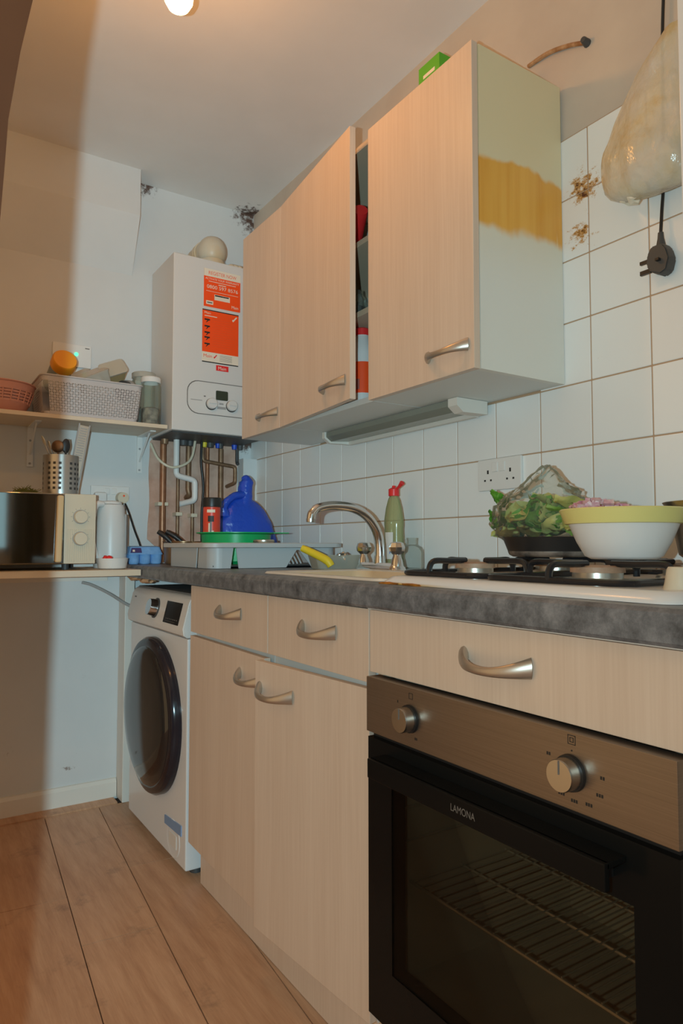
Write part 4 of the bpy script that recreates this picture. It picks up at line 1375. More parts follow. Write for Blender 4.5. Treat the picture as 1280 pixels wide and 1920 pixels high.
# tilted local frame of the panel face
pn = V((-0.065, 0, -0.019)).cross(V((0, 1, 0)))
pa, pb_ = V((WX-0.015, 0, 0.745)), V((WX+0.004, 0, 0.822))
pu = (pb_-pa).normalized()
pnn = V((-pu.z, 0, pu.x))
def pface(y, s, d=0.0):
    return V((pa.x, y, pa.z)) + pu*s + pnn*d
def panel_rect(name, y0, y1, s0, s1, d0, d1, mt_, par):
    bm = new()
    vv = [bm.verts.new(pface(y, s, d)) for d in (d0, d1) for (y, s) in ((y0, s0), (y1, s0), (y1, s1), (y0, s1))]
    for f in ((0, 1, 2, 3), (7, 6, 5, 4), (0, 4, 5, 1), (1, 5, 6, 2), (2, 6, 7, 3), (3, 7, 4, 0)):
        bm.faces.new([vv[i] for i in f])
    return part(name, bm, mt_, par, sm=False)
ds = panel_rect('display', 2.070, 2.212, 0.006, 0.076, -0.002, 0.0012, 'black', cp)
for k in range(7):
    panel_rect('display_mark', 2.085+0.016*k, 2.093+0.016*k, 0.019, 0.0215, 0.0013, 0.0016, 'print_grey', ds)
panel_rect('display_mark', 2.10, 2.19, 0.012, 0.0128, 0.0013, 0.0016, 'print_grey', ds)
panel_rect('printed_mark', 2.555, 2.575, 0.066, 0.071, -0.001, 0.0005, 'print_grey', cp)
bm = new()
cyl(bm, pface(2.310, 0.044, -0.002), pface(2.310, 0.044, 0.004), 0.034, 0.034, 32)
part('dial_ring', bm, 'darkgrey', cp)
bm = new()
cyl(bm, pface(2.310, 0.044, 0.004), pface(2.310, 0.044, 0.028), 0.030, 0.027, 32)
part('dial', bm, 'chrome', cp)
# round door
dc = V((WX, 2.318, 0.432))
Md = Matrix.Translation(dc) @ Matrix.Rotation(math.radians(-90), 4, 'Y')
bm = new()
lathe(bm, [(0.258, -0.004), (0.258, 0.018), (0.250, 0.030), (0.236, 0.034), (0.226, 0.033)], (0, 0, 0), 64, M4=Md)
dr = part('door_ring', bm, mat('dark_violet_ring', (0.018, 0.016, 0.022), 0.16), t)
bm = new()
lathe(bm, [(0.228, 0.033), (0.222, 0.042), (0.20, 0.050), (0.15, 0.057), (0.08, 0.060), (0, 0.061)], (0, 0, 0), 64, M4=Md)
part('door_glass', bm, 'smoked', dr)
# filter flap with round cover and tape
part('tape', quadwall([(WX-0.0030, 2.203, 0.134), (WX-0.0030, 2.052, 0.148), (WX-0.0030, 2.052, 0.116), (WX-0.0030, 2.203, 0.108)], (1, 0, 0), 0.0028), 'blue_label', t, sm=False)
bm = new()
lathe(bm, [(0, 0.0007), (0.054, 0.0007), (0.0565, 0.0014), (0.058, 0)], (0, 0, 0), 36, M4=Matrix.Translation((WX, 2.125, 0.086)) @ Matrix.Rotation(math.radians(-90), 4, 'Y'))
part('filter_cover', bm, 'white', t)
part('instruction_sticker', B(WX-0.0022, WX-0.0008, 2.095, 2.16, 0.06, 0.10), 'paper', t, sm=False)
for (x, y) in ((WX+0.05, WY0+0.04), (WX+0.05, WY1-0.04), (-0.10, WY0+0.04), (-0.10, WY1-0.04)):
    bm = new()
    cyl(bm, (x, y, 0.001), (x, y, 0.024), 0.02, 0.016, 16)
    part('foot', bm, 'darkgrey', t)
bm = new()
tube(bm, smoothpath([(-0.735, 2.815, 0.856), (-0.70, 2.80, 0.845), (-0.64, 2.76, 0.81), (-0.588, 2.70, 0.77), (-0.52, 2.66, 0.74)]), 0.006, 8)
solo('drain_hose', bm, 'grey', 'grey hose dropping from the low shelf behind the washing machine', 'hose', (-0.62, 2.75, 0.75))

# ================================================================== BACK WALL: BOILER AND PIPES
BX0, BX1, BY, BZ0, BZ1 = -0.470, -0.070, 2.560, 1.447, 2.148
t = thing('boiler', 'white wall-hung gas boiler with orange stickers', 'boiler', (-0.27, 2.70, BZ0))
part('casing', B(BX0, BX1, BY, YB-0.004, BZ0, BZ1, bev=0.006), 'boiler', t)
part('underside', B(BX0+0.01, BX1-0.01, BY+0.02, YB-0.01, BZ0-0.006, BZ0+0.001), 'darkgrey', t, sm=False)
def bplate(name, x0, x1, z0, z1, d0, mt_, par, d1=None):
    return part(name, B(x0, x1, BY-d0, BY-(d1 or 0.0), z0, z1), mt_, par, sm=False)
s1 = bplate('warranty_sticker', -0.345, -0.187, 1.956, 2.111, 0.0008, 'sticker_red', t)
s1['label'] = 'orange red warranty sticker'
R_, U_ = (1, 0, 0), (0, 0, 1)
def btext(par, s, x0, x1, z, h, mt_, d=0.0012):
    return text('lettering', s, (x0, BY-d, z), R_, U_, x1-x0, mt_, par, h, 0.0)
bplate('sticker_header', -0.345, -0.187, 2.080, 2.111, 0.0011, 'print_white', s1)
btext(s1, 'REGISTER NOW', -0.325, -0.205, 2.0885, 0.014, 'print_red')
btext(s1, 'ACTIVATE YOUR WARRANTY', -0.339, -0.193, 2.067, 0.0085, 'print_white')
bplate('text_line', -0.325, -0.207, 2.0595, 2.0615, 0.0012, 'print_white', s1)
bplate('text_line', -0.283, -0.250, 2.0505, 2.0535, 0.0012, 'print_white', s1)
btext(s1, '0800 597 8576', -0.332, -0.198, 2.032, 0.014, 'print_white')
bplate('text_line', -0.335, -0.197, 2.0195, 2.0208, 0.0012, 'print_white', s1)
bplate('sticker_panel', -0.300, -0.233, 1.988, 2.010, 0.0011, 'print_white', s1)
bplate('sticker_bar', -0.298, -0.238, 2.0035, 2.0085, 0.0014, 'print_black', s1)
bplate('sticker_panel', -0.335, -0.305, 1.966, 1.981, 0.0011, 'print_white', s1)
bplate('text_line', -0.331, -0.309, 1.971, 1.976, 0.0014, 'print_grey', s1)
btext(s1, 'Main', -0.225, -0.196, 1.966, 0.012, 'print_white')
s2 = bplate('guide_sticker', -0.350, -0.194, 1.730, 1.944, 0.0008, 'print_white', t)
s2['label'] = 'orange red operating guide sticker'
bplate('sticker_field', -0.350, -0.194, 1.772, 1.941, 0.0011, 'sticker_red', s2)
bplate('sticker_bar', -0.350, -0.194, 1.940, 1.944, 0.0012, 'print_black', s2)
bplate('sticker_bar', -0.350, -0.194, 1.730, 1.734, 0.0012, 'print_black', s2)
btext(s2, 'Main', -0.341, -0.315, 1.926, 0.009, 'print_white', 0.0014)
bplate('text_line', -0.341, -0.288, 1.9165, 1.9195, 0.0014, 'print_white', s2)
for k, z in enumerate((1.900, 1.873, 1.848, 1.828, 1.802)):
    bplate('pictogram', -0.341, -0.318, z, z+0.006, 0.0014, 'print_black', s2)
    bm = new()
    prism(bm, [(-0.329, z), (-0.323, z), (-0.332, z-0.009), (-0.335, z-0.009)], 1, BY-0.0014, BY-0.0005)
    part('pictogram', bm, 'print_black', s2, sm=False)
for k in range(12):
    bplate('text_line', -0.308, -0.208-0.012*hsh(k, 3), 1.905-0.0098*k, 1.9062-0.0098*k, 0.0013, 'print_red', s2)
bm = new()
prism(bm, [(-0.222, 1.915), (-0.218, 1.911), (-0.200, 1.932), (-0.206, 1.933), (-0.217, 1.920), (-0.221, 1.921)], 1, BY-0.0015, BY-0.0005)
part('tick', bm, 'print_white', s2, sm=False)
btext(s2, 'Main', -0.344, -0.308, 1.750, 0.013, 'print_red', 0.0012)
bm = new()
prism(bm, [(-0.301, 1.752), (-0.297, 1.749), (-0.286, 1.764), (-0.290, 1.765), (-0.297, 1.756), (-0.300, 1.757)], 1, BY-0.0014, BY-0.0005)
part('tick', bm, 'red', s2, sm=False)
for k in range(5):
    bplate('text_line', -0.275, -0.222, 1.764-0.0055*k, 1.7652-0.0055*k, 0.0013, 'print_grey', s2)
lg = bplate('logo_badge', -0.290, -0.237, 1.702, 1.724, 0.0015, 'red', t)
btext(lg, 'Main', -0.281, -0.247, 1.706, 0.013, 'print_white', 0.0017)
# control panel set in a rounded outline
bm = new()
loft(bm, [[V((x, BY-d, z)) for x, z in rrect(-0.408-e, -0.075, 1.521-e, 1.650+e, 0.045)] for d, e in ((0.0, 0.002), (0.0012, 0.002), (0.0012, 0.0), (0.0004, -0.001))])
part('panel_outline', bm, 'print_grey', t)
bm = new()
loft(bm, [[V((x, BY-d, z)) for x, z in rrect(-0.407, -0.076, 1.522, 1.649, 0.044)] for d in (0.0, 0.0009)], True, True)
cpn = part('control_panel', bm, 'boiler', t, sm=False)
bm = new()
loft(bm, [[V((x, BY-d, z)) for x, z in rrect(-0.290, -0.238, 1.583, 1.621, 0.005)] for d in (0.0, 0.002)], True, True)
part('display', bm, 'lcd', cpn, sm=False)
for xc in (-0.309, -0.223):
    bm = new()
    cyl(bm, (xc, BY-0.0008, 1.563), (xc, BY-0.003, 1.563), 0.0235, 0.0235, 32)
    part('dial_ring', bm, 'print_black', cpn)
    bm = new()
    Mk = Matrix.Translation((xc, BY-0.002, 1.5645)) @ Matrix.Rotation(math.radians(90), 4, 'X')
    lathe(bm, [(0.0215, 0), (0.0215, 0.014), (0.019, 0.017), (0, 0.017)], (0, 0, 0), 32, M4=Mk)
    dl = part('dial', bm, 'boiler', cpn)
    part('pointer', B(xc-0.016, xc+0.014, BY-0.0225, BY-0.0185, 1.5625, 1.5665, bev=0.001), 'boiler', dl, sm=False)
    part('printed_mark', B(xc-0.032, xc-0.024, BY-0.0013, BY-0.0008, 1.590, 1.5945), 'print_grey', cpn, sm=False)
part('button_bar', B(-0.284, -0.246, BY-0.0015, BY-0.0008, 1.547, 1.557), 'grey', cpn, sm=False)
part('printed_mark', B(-0.275, -0.257, BY-0.0015, BY-0.0008, 1.565, 1.572), 'grey', cpn, sm=False)
bplate('printed_mark', -0.395, -0.348, 1.5725, 1.5755, 0.0013, 'grey', cpn)
# flue on top
bm = new()
lathe(bm, [(0, 0.0), (0.055, 0.0), (0.055, 0.03), (0.05, 0.045)], (-0.265, 2.675, BZ1), 32)
fl_ = part('flue_collar', bm, 'flue', t)
bm = new()
blob(bm, (-0.265, 2.675, 2.235), (0.060, 0.060, 0.064), 4, 0.0, 1)
part('flue_elbow', bm, 'flue', t)
bm = new()
cyl(bm, (-0.265, 2.69, 2.245), (-0.265, YB-0.002, 2.250), 0.052, 0.052, 32)
for y in (2.735, 2.755):
    cyl(bm, (-0.265, y, 2.246), (-0.265, y+0.010, 2.246), 0.057, 0.057, 32)
part('flue_pipe', bm, 'flue', t)
bm = new()
for k in range(3):
    blob(bm, (-0.205+0.018*k, 2.61, BZ1+0.014), (0.014, 0.014, 0.013), 2, 0.1, 2, k)
part('flue_screws', bm, 'flue', t)
# valves along the underside
for (x, mt_, r) in ((-0.425, 'brass_dark', 0.016), (-0.345, 'darkgrey', 0.022), (-0.315, 'darkgrey', 0.018), (-0.252, 'yellow', 0.013), (-0.225, 'darkgrey', 0.018), (-0.178, 'darkgrey', 0.014), (-0.190, 'blue_bag', 0.011), (-0.112, 'blue_bag', 0.013), (-0.085, 'darkgrey', 0.014)):
    bm = new()
    cyl(bm, (x, 2.775, BZ0-0.003), (x, 2.775, BZ0-0.026), r, r*0.8, 14)
    part('valve', bm, mt_, t)

GP = 'pipes under the boiler'
def pipe(pts, r, mt_, label, sm_n=6, straight=False, name='pipe'):
    bm = new()
    tube(bm, pts if straight else smoothpath(pts, sm_n), r, 12)
    zb = min(p[2] for p in pts)
    return solo(name, bm, mt_, label, 'pipe', (pts[0][0], pts[0][1], zb), GP)
PY = 2.792
def bend(pts, r=0.02):
    """straight runs with tight rounded corners"""
    out = [V(pts[0])]
    for a, b, c_ in zip(pts, pts[1:], pts[2:]):
        a, b, c_ = V(a), V(b), V(c_)
        d0 = (a-b).normalized(); d1 = (c_-b).normalized()
        for k in range(6):
            s = k/5
            p = b+d0*r*(1-s)**2+d1*r*s**2
            out.append(p)
    out.append(V(pts[-1]))
    return out
ZT = BZ0-0.026
p1 = pipe([(-0.425, PY, ZT+0.015), (-0.425, PY, 0.93)], 0.0135, 'copper', 'thick copper pipe, leftmost under the boiler', straight=True)
pipe([(-0.356, PY+0.012, ZT), (-0.356, PY+0.012, 0.93)], 0.0075, 'brass_dark', 'thin copper pipe behind the white waste pipe', straight=True)
pipe(bend([(-0.315, PY, ZT), (-0.315, PY, 1.235), (-0.308, PY, 1.215), (-0.308, YB, 1.205)], 0.01), 0.0115, 'brass_dark', 'short copper pipe ending halfway beside the white pipe bend', straight=True)
pipe([(-0.290, PY+0.014, 1.20), (-0.290, PY+0.014, 0.93)], 0.0075, 'brass_dark', 'thin copper pipe below the white pipe bend', straight=True)
pipe([(-0.230, PY, ZT), (-0.230, PY, 0.99)], 0.0085, 'copper', 'reddish copper pipe running down behind the red canister', straight=True)
pipe([(-0.168, PY, ZT), (-0.168, PY, 1.10)], 0.0115, 'brass_dark', 'copper pipe running down behind the blue bag', straight=True)
pipe(bend([(-0.258, PY-0.018, ZT-0.003), (-0.258, PY-0.018, 1.362), (-0.108, PY-0.018, 1.345), (-0.108, PY-0.018, 1.275), (-0.122, YB-0.002, 1.262)], 0.014), 0.0085, 'brass_dark', 'copper gas pipe bent sideways across the other pipes', straight=True)
pipe(bend([(-0.096, PY-0.01, ZT), (-0.096, PY-0.01, 1.365), (-0.096, YB-0.062, 1.358)], 0.01), 0.0075, 'darkgrey', 'short dark pipe, rightmost under the boiler', straight=True)
pipe(bend([(-0.378, PY-0.028, ZT+0.02), (-0.378, PY-0.028, 1.292), (-0.296, PY-0.028, 1.275), (-0.296, PY-0.028, 1.190), (-0.345, YB-0.002, 1.175)], 0.016), 0.0125, 'white_plastic', 'white plastic waste pipe with a stepped bend', straight=True, name='waste_pipe')
pipe([(-0.300, 2.755, ZT+0.02), (-0.318, 2.745, 1.37), (-0.355, 2.735, 1.335), (-0.410, 2.738, 1.322), (-0.458, 2.755, 1.355), (-0.480, 2.785, 1.42)], 0.0055, 'cream_plastic', 'cream flexible hose looping in front of the pipes', name='flexible_hose')
pipe([(-0.268, 2.762, ZT+0.02), (-0.270, 2.762, 1.35), (-0.258, 2.765, 1.25), (-0.262, 2.770, 1.12), (-0.258, 2.772, 0.95)], 0.0055, 'black_satin', 'black cable hanging from the boiler to the worktop', name='boiler_cable')
for (x, z, w_) in ((-0.425, 1.172, 0.022), (-0.356, 1.132, 0.014), (-0.290, 1.128, 0.014)):
    bm = B(x-w_, x+w_, PY-0.012, YB-0.004, z-0.008, z+0.008, bev=0.003)
    solo('pipe_clip', bm, 'cream_plastic', 'pale pipe clip on the %s' % ('thick leftmost copper pipe' if x < -0.4 else 'thin pipe behind the waste pipe' if x < -0.33 else 'thin pipe below the white bend'), 'pipe clip', (x, PY, z-0.008), 'pipe clips on the back wall')

# ================================================================== UPPER SHELF AND ITS THINGS
SZ = 1.468
t = thing('wall_shelf', 'cream upper shelf on brackets left of the boiler', 'shelf', (-1.2, 2.71, SZ-0.015))
bm = B(XL+0.02, -0.476, 2.590, YB-0.003, SZ-0.015, SZ, bev=0.001)
part('board', bm, 'shelf_wood', t, sm=False)
for x in (-0.930, -0.512):
    bm = new()
    box(bm, x-0.011, x+0.011, YB-0.006, YB-0.001, 1.300, SZ-0.016)
    box(bm, x-0.011, x+0.011, 2.655, YB-0.006, SZ-0.020, SZ-0.0155)
    br = part('bracket', bm, 'white_plastic', t, sm=False)
    bm = new()
    prism(bm, [(2.70, SZ-0.020), (2.705, SZ-0.020), (YB-0.006, 1.352), (YB-0.006, 1.345)], 0, x-0.003, x+0.003)
    part('brace', bm, 'white_plastic', br, sm=False)
    for z in (1.312, 1.400):
        bm = new()
        cyl(bm, (x, YB-0.006, z), (x, YB-0.009, z), 0.0045, 0.0035, 10)
        part('screw', bm, 'grey', br)

# perforated grey basket
KX0, KX1, KY0, KY1, KZ0, KZ1 = -0.918, -0.585, 2.612, 2.812, SZ+0.001, 1.612
t = thing('storage_basket', 'grey perforated plastic basket full of containers on the upper shelf', 'basket', ((KX0+KX1)/2, (KY0+KY1)/2, KZ0))
def bk(z):
    e = 0.014*(z-KZ0)/(KZ1-KZ0)
    return KX0-e, KX1+e, KY0-e, KY1+e
def lattice(P00, P10, P01, nu, nv):
    """wall of small triangles, each an open frame; P00 lower left, P10 lower right, P01 upper left (with flare)"""
    bm = new()
    def pt(u, v):
        a = P00[0].lerp(P10[0], u); b = P00[1].lerp(P10[1], u)
        return a.lerp(b, v)
    for i in range(nu):
        for j in range(nv):
            a, b, c_, d = pt(i/nu, j/nv), pt((i+1)/nu, j/nv), pt((i+1)/nu, (j+1)/nv), pt(i/nu, (j+1)/nv)
            tris = ((a, b, c_), (a, c_, d)) if (i+j) % 2 == 0 else ((a, b, d), (b, c_, d))
            for tr in tris:
                m_ = (tr[0]+tr[1]+tr[2])/3
                inn = [m_+(p-m_)*0.52 for p in tr]
                vo = [bm.verts.new(p) for p in tr]
                vi = [bm.verts.new(p) for p in inn]
                for k in range(3):
                    q = (k+1) % 3
                    bm.faces.new((vo[k], vo[q], vi[q], vi[k]))
    bmesh.ops.remove_doubles(bm, verts=bm.verts, dist=1e-5)
    return bm
za, zb = KZ0+0.012, KZ1-0.022
A0, A1, B0, B1 = bk(za)
C0, C1, D0, D1 = bk(zb)
part('front_wall', lattice((V((A0+.02, B0, za)), V((C0+.02, D0, zb))), (V((A1-.006, B0, za)), V((C1-.006, D0, zb))), None, 34, 12), 'basket', t, sm=False)
part('side_wall', lattice((V((A1, B0+.006, za)), V((C1, D0+.006, zb))), (V((A1, B1, za)), V((C1, D1, zb))), None, 20, 12), 'basket', t, sm=False)
part('side_wall', lattice((V((A0, B0+.02, za)), V((C0, D0+.02, zb))), (V((A0, B1, za)), V((C0, D1, zb))), None, 20, 12), 'basket', t, sm=False)
part('back_wall', quadwall([(A0, B1, za), (A1, B1, za), (C1, D1, zb), (C0, D1, zb)], (0, 1, 0), 0.002), 'basket', t, sm=False)
bm = new()
x0, x1, y0, y1 = bk(KZ0)
loft(bm, [rl(x0+.01, x1-.01, y0+.01, y1-.01, 0.015, KZ0), rl(x0, x1, y0, y1, 0.02, KZ0+0.003), rl(A0, A1, B0, B1, 0.02, za)], True, False)
part('base', bm, 'basket', t)
bm = new()
x0, x1, y0, y1 = bk(KZ1)
loft(bm, [rl(C0, C1, D0, D1, 0.02, zb), rl(x0, x1, y0, y1, 0.02, KZ1-0.006), rl(x0-.004, x1+.004, y0-.004, y1+.004, 0.02, KZ1-0.004), rl(x0-.004, x1+.004, y0-.004, y1+.004, 0.02, KZ1), rl(x0+.002, x1-.002, y0+.002, y1-.002, 0.02, KZ1), rl(C0+.003, C1-.003, D0+.003, D1-.003, 0.02, zb)])
part('rim', bm, 'basket', t)
# in the basket
def tilt_box(w_, d_, h_, c_, rx, ry, rz):
    Mx = Matrix.Translation(c_) @ Matrix.Rotation(rz, 4, 'Z') @ Matrix.Rotation(ry, 4, 'Y') @ Matrix.Rotation(rx, 4, 'X')
    return Mx
c = V((-0.852, 2.655, 1.668))
t = thing('orange_lid_jar', 'clear jar with a bright orange lid tilted in the basket', 'jar', (-0.852, 2.68, 1.55))
Mj = Matrix.Translation((-0.856, 2.735, 1.632)) @ Matrix.Rotation(math.radians(4), 4, 'Z') @ Matrix.Rotation(math.radians(66), 4, 'X')
bm = new()
lathe(bm, [(0, -0.05), (0.038, -0.05), (0.040, -0.045), (0.040, 0.075), (0.036, 0.082)], (0, 0, 0), 28, M4=Mj)
part('jar', bm, 'glass_green', t)
bm = new()
lathe(bm, [(0.043, 0.076), (0.044, 0.078), (0.044, 0.112), (0.040, 0.118), (0, 0.118)], (0, 0, 0), 32, M4=Mj)
part('lid', bm, 'orange', t)
GC = 'plastic boxes in the basket'
def tub_thing(label, Mx, w_, d_, h_, m1, m2):
    o_ = Mx.translation
    t = thing('plastic_box', label, 'box', (o_.x, o_.y, o_.z), GC)
    bm = new()
    loft(bm, [[V((x, y, z)) for x, y in rrect(-w_*k, w_*k, -d_*k, d_*k, 0.012)] for z, k in ((-h_, 0.85), (-h_*0.97, 0.9), (h_, 1.0))], True, True)
    for v in bm.verts:
        v.co = Mx @ v.co
    part('tub', bm, m1, t)
    bm = new()
    loft(bm, [[V((x, y, z)) for x, y in rrect(-w_*k, w_*k, -d_*k, d_*k, 0.014)] for z, k in ((h_-0.004, 1.04), (h_+0.004, 1.06), (h_+0.006, 1.0))], True, True)
    for v in bm.verts:
        v.co = Mx @ v.co
    part('lid', bm, m2, t)
tub_thing('frosted box tilted in the basket middle', tilt_box(0, 0, 0, V((-0.735, 2.675, 1.622)), 0.25, -0.50, 0.1), 0.055, 0.045, 0.030, 'box_plastic', 'box_plastic')
tub_thing('yellowed box sticking up highest from the basket', tilt_box(0, 0, 0, V((-0.660, 2.705, 1.668)), 1.15, -0.42, 0.0), 0.048, 0.030, 0.034, 'box_yellow', 'box_plastic')
tub_thing('flat frosted box behind the orange lid in the basket', tilt_box(0, 0, 0, V((-0.765, 2.782, 1.650)), 0.3, -0.55, 0.0), 0.045, 0.028, 0.018, 'box_plastic', 'box_plastic')
t = thing('dark_lid', 'dark grey round lid standing at the basket right end', 'lid', (-0.618, 2.665, 1.56))
bm = new()
cyl(bm, (-0.632, 2.660, 1.596), (-0.618, 2.668, 1.598), 0.040, 0.040, 32)
part('disc', bm, 'darkgrey', t)
bm = new()
cyl(bm, (-0.618, 2.668, 1.598), (-0.604, 2.676, 1.600), 0.043, 0.043, 32)
part('rim', bm, 'grey', t)
# pink colander at the left
c = (-1.055, 2.705, SZ+0.001)
t = thing('pink_colander', 'pink plastic colander at the left end of the upper shelf', 'colander', c)
bm = new()
lathe(bm, [(0, 0), (0.075, 0), (0.085, 0.008), (0.100, 0.035)], c, 48)
part('base', bm, 'pink', t)
bm = new()
for q in range(4):
    z0 = 0.035+0.010*q
    r0 = 0.100+0.0032*q
    lathe(bm, [(r0, z0), (r0+0.0016, z0+0.0065)], c, 48)
for q in range(24):
    a = 2*math.pi*q/24
    tube(bm, [(c[0]+0.0985*math.cos(a), c[1]+0.0985*math.sin(a), c[2]+0.034), (c[0]+0.1125*math.cos(a), c[1]+0.1125*math.sin(a), c[2]+0.077)], 0.003, 5)
part('slotted_wall', bm, 'pink', t)
bm = new()
lathe(bm, [(0.112, 0.074), (0.117, 0.098), (0.122, 0.102), (0.120, 0.105), (0.112, 0.098), (0.108, 0.074), (0.096, 0.034), (0.082, 0.010), (0, 0.003)], c, 48)
part('rim', bm, 'pink', t)
# glass jars at the right end of the shelf
for (x, y, r, h, lab, lidm) in ((-0.528, 2.640, 0.0375, 0.165, 'tall glass jar with white lid at the shelf right end', 'white_plastic'), (-0.525, 2.745, 0.046, 0.205, 'large clear jar behind the white-lidded jar', 'box_plastic')):
    t = thing('storage_jar', lab, 'jar', (x, y, SZ+0.001), 'jars on the upper shelf')
    bm = new()
    lathe(bm, [(0, 0.001), (r*0.95, 0.001), (r, 0.006), (r, h*0.92), (r*0.9, h)], (x, y, SZ+0.001), 32)
    part('glass', bm, 'glass_green', t)
    bm = new()
    lathe(bm, [(0, 0.004), (r*0.88, 0.004), (r*0.88, h*0.38), (r*0.5, h*0.42), (0, h*0.42)], (x, y, SZ+0.001), 28)
    part('contents', bm, mottled('jar_contents', (0.12, 0.11, 0.10), (0.36, 0.33, 0.27), 40, 0.5), t)
    bm = new()
    lathe(bm, [(r*0.96, h), (r*1.02, h+0.001), (r*1.02, h+0.019), (r*0.95, h+0.022), (0, h+0.022)], (x, y, SZ+0.001), 32)
    part('lid', bm, lidm, t)

# ================================================================== LOWER SHELF AND ITS THINGS
LZ = 0.9165
t = thing('low_shelf', 'pale wooden low shelf carrying the microwave', 'shelf', (-1.3, 2.6, LZ-0.02))
part('board', B(XL+0.02, -0.633, 2.385, YB-0.003, LZ-0.021, LZ, bev=0.001), 'shelf_wood', t, sm=False)
part('batten', B(XL+0.02, -0.64, YB-0.03, YB-0.003, LZ-0.055, LZ-0.0215), 'skirting', t, sm=False)
# microwave
mx0, mx1, my0, my1, mz0, mz1 = -1.235, -0.773, 2.450, 2.780, 0.937, 1.176
t = thing('microwave', 'cream microwave oven with mirrored door on the low shelf', 'microwave', ((mx0+mx1)/2, (my0+my1)/2, LZ))
part('case', B(mx0, mx1, my0+0.012, my1, mz0, mz1, bev=0.008), 'cream_plastic', t)
part('door', B(mx0+0.002, -0.878, my0-0.004, my0+0.012, mz0+0.002, mz1-0.003, bev=0.003), 'mirror', t, label='mirrored dark door')
bm = new()
box(bm, -0.902, -0.881, my0-0.022, my0-0.0045, mz0+0.006, mz1-0.008, bev=0.006, seg=3)
for v in bm.verts:
    s = (v.co.z-mz0)/(mz1-mz0)
    v.co.x -= 0.012*(1-s)*0.4-0.004*math.sin(math.pi*s)
part('door_handle', bm, 'cream_warm_lit', t, label='cream pull handle')
pn_ = part('control_panel', B(-0.876, mx1, my0-0.003, my0+0.012, mz0+0.001, mz1-0.001, bev=0.003), 'cream_plastic', t)
for k in range(13):
    x = -0.866+0.0068*k
    part('rib', B(x, x+0.0032, my0-0.0045, my0-0.0028, mz0+0.008, mz0+0.118, bev=0.0008), 'cream_plastic', pn_, sm=False)
for z in (mz0+0.160, mz0+0.086):
    bm = new()
    cyl(bm, (-0.824, my0-0.003, z), (-0.824, my0-0.0055, z), 0.0245, 0.0245, 32)
    part('dial_ring', bm, 'grey', pn_)
    bm = new()
    cyl(bm, (-0.824, my0-0.005, z), (-0.824, my0-0.020, z), 0.0225, 0.0205, 32)
    kd = part('dial', bm, 'cream_plastic', pn_)
    for q in range(9):
        a = math.radians(-30+30*q)
        part('tick_mark', B(-0.0025, 0.0025, -0.0002, 0.0002, -0.0004, 0.0004, M4=Matrix.Translation((-0.824+0.029*math.cos(a), my0-0.0033, z+0.029*math.sin(a))) @ Matrix.Rotation(-a, 4, 'Y')), 'print_grey', pn_, sm=False)
for (x, y) in ((-0.86, my0+0.05), (-1.2, my0+0.05), (-0.80, my1-0.05), (-1.2, my1-0.05)):
    bm = new()
    cyl(bm, (x, y, LZ+0.0005), (x, y, mz0+0.004), 0.012, 0.012, 14)
    part('foot', bm, 'darkgrey', t)
# utensil pot on the microwave
c = V((-0.862, 2.595, mz1+0.001))
R0, H0 = 0.060, 0.142
t = thing('utensil_pot', 'perforated steel utensil pot standing on the microwave', 'utensil pot', c)
bm = new()
nseg, nrow = 40, 16
g = []
for i in range(nrow+1):
    g.append([bm.verts.new(c+V((R0*math.cos(2*math.pi*k/nseg), R0*math.sin(2*math.pi*k/nseg), 0.002+(H0-0.002)*i/nrow))) for k in range(nseg)])
holes = []
for i in range(nrow):
    for k in range(nseg):
        f = bm.faces.new((g[i][k], g[i][(k+1) % nseg], g[i+1][(k+1) % nseg], g[i+1][k]))
        if 2 <= i <= 12 and i % 2 == 0 and k % 8 in (0, 2, 4):
            holes.append(f)
r = bmesh.ops.inset_individual(bm, faces=holes, thickness=0.0016)
bmesh.ops.delete(bm, geom=holes, context='FACES')
part('pot_wall', bm, 'steel', t, sm=60)
bm = new()
lathe(bm, [(0, 0.001), (R0*0.98, 0.001), (R0, 0.003)], c, 40)
part('pot_base', bm, 'steel', t)
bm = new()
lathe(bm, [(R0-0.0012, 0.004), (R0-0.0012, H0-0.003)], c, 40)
part('dark_backing', bm, 'darkgrey', t)  # dark grey sheet close behind the holes
def utensil(name, label, base, tip, head, mt_, cat='utensil'):
    base, tip = V(base), V(tip)
    d = (tip-base).normalized()
    t = thing(name, label, cat, base, 'utensils in the steel pot')
    bm = new()
    tube(bm, [base, tip], [0.003, 0.004], 8)
    part('shaft', bm, mt_, t)
    bm = new()
    blob(bm, (0, 0, 0), head, 3, 0.0, 1, M4=Matrix.Translation(tip) @ d.to_track_quat('Z', 'Y').to_matrix().to_4x4())
    part('head', bm, mt_, t)
    return t
zc = c.z+0.01
utensil('spoon', 'spoon leaning furthest left in the steel pot', (c.x+0.02, c.y, zc), (c.x-0.062, c.y-0.02, zc+0.179), (0.010, 0.003, 0.020), 'alu', 'spoon')
utensil('spoon', 'second spoon from the left in the steel pot', (c.x+0.015, c.y-0.01, zc), (c.x-0.045, c.y-0.03, zc+0.164), (0.009, 0.003, 0.018), 'steel', 'spoon')
utensil('ladle', 'round steel ladle head in the middle of the steel pot', (c.x, c.y, zc), (c.x-0.015, c.y-0.015, zc+0.164), (0.024, 0.012, 0.022), 'brass_dark', 'ladle')
utensil('spatula', 'black spatula head in the middle of the steel pot', (c.x+0.01, c.y-0.015, zc), (c.x+0.010, c.y-0.028, zc+0.166), (0.014, 0.004, 0.026), 'black_satin', 'spatula')
utensil('fork', 'steel fork right of the black spatula in the pot', (c.x+0.01, c.y+0.01, zc), (c.x+0.024, c.y+0.0, zc+0.176), (0.009, 0.003, 0.020), 'steel', 'fork')
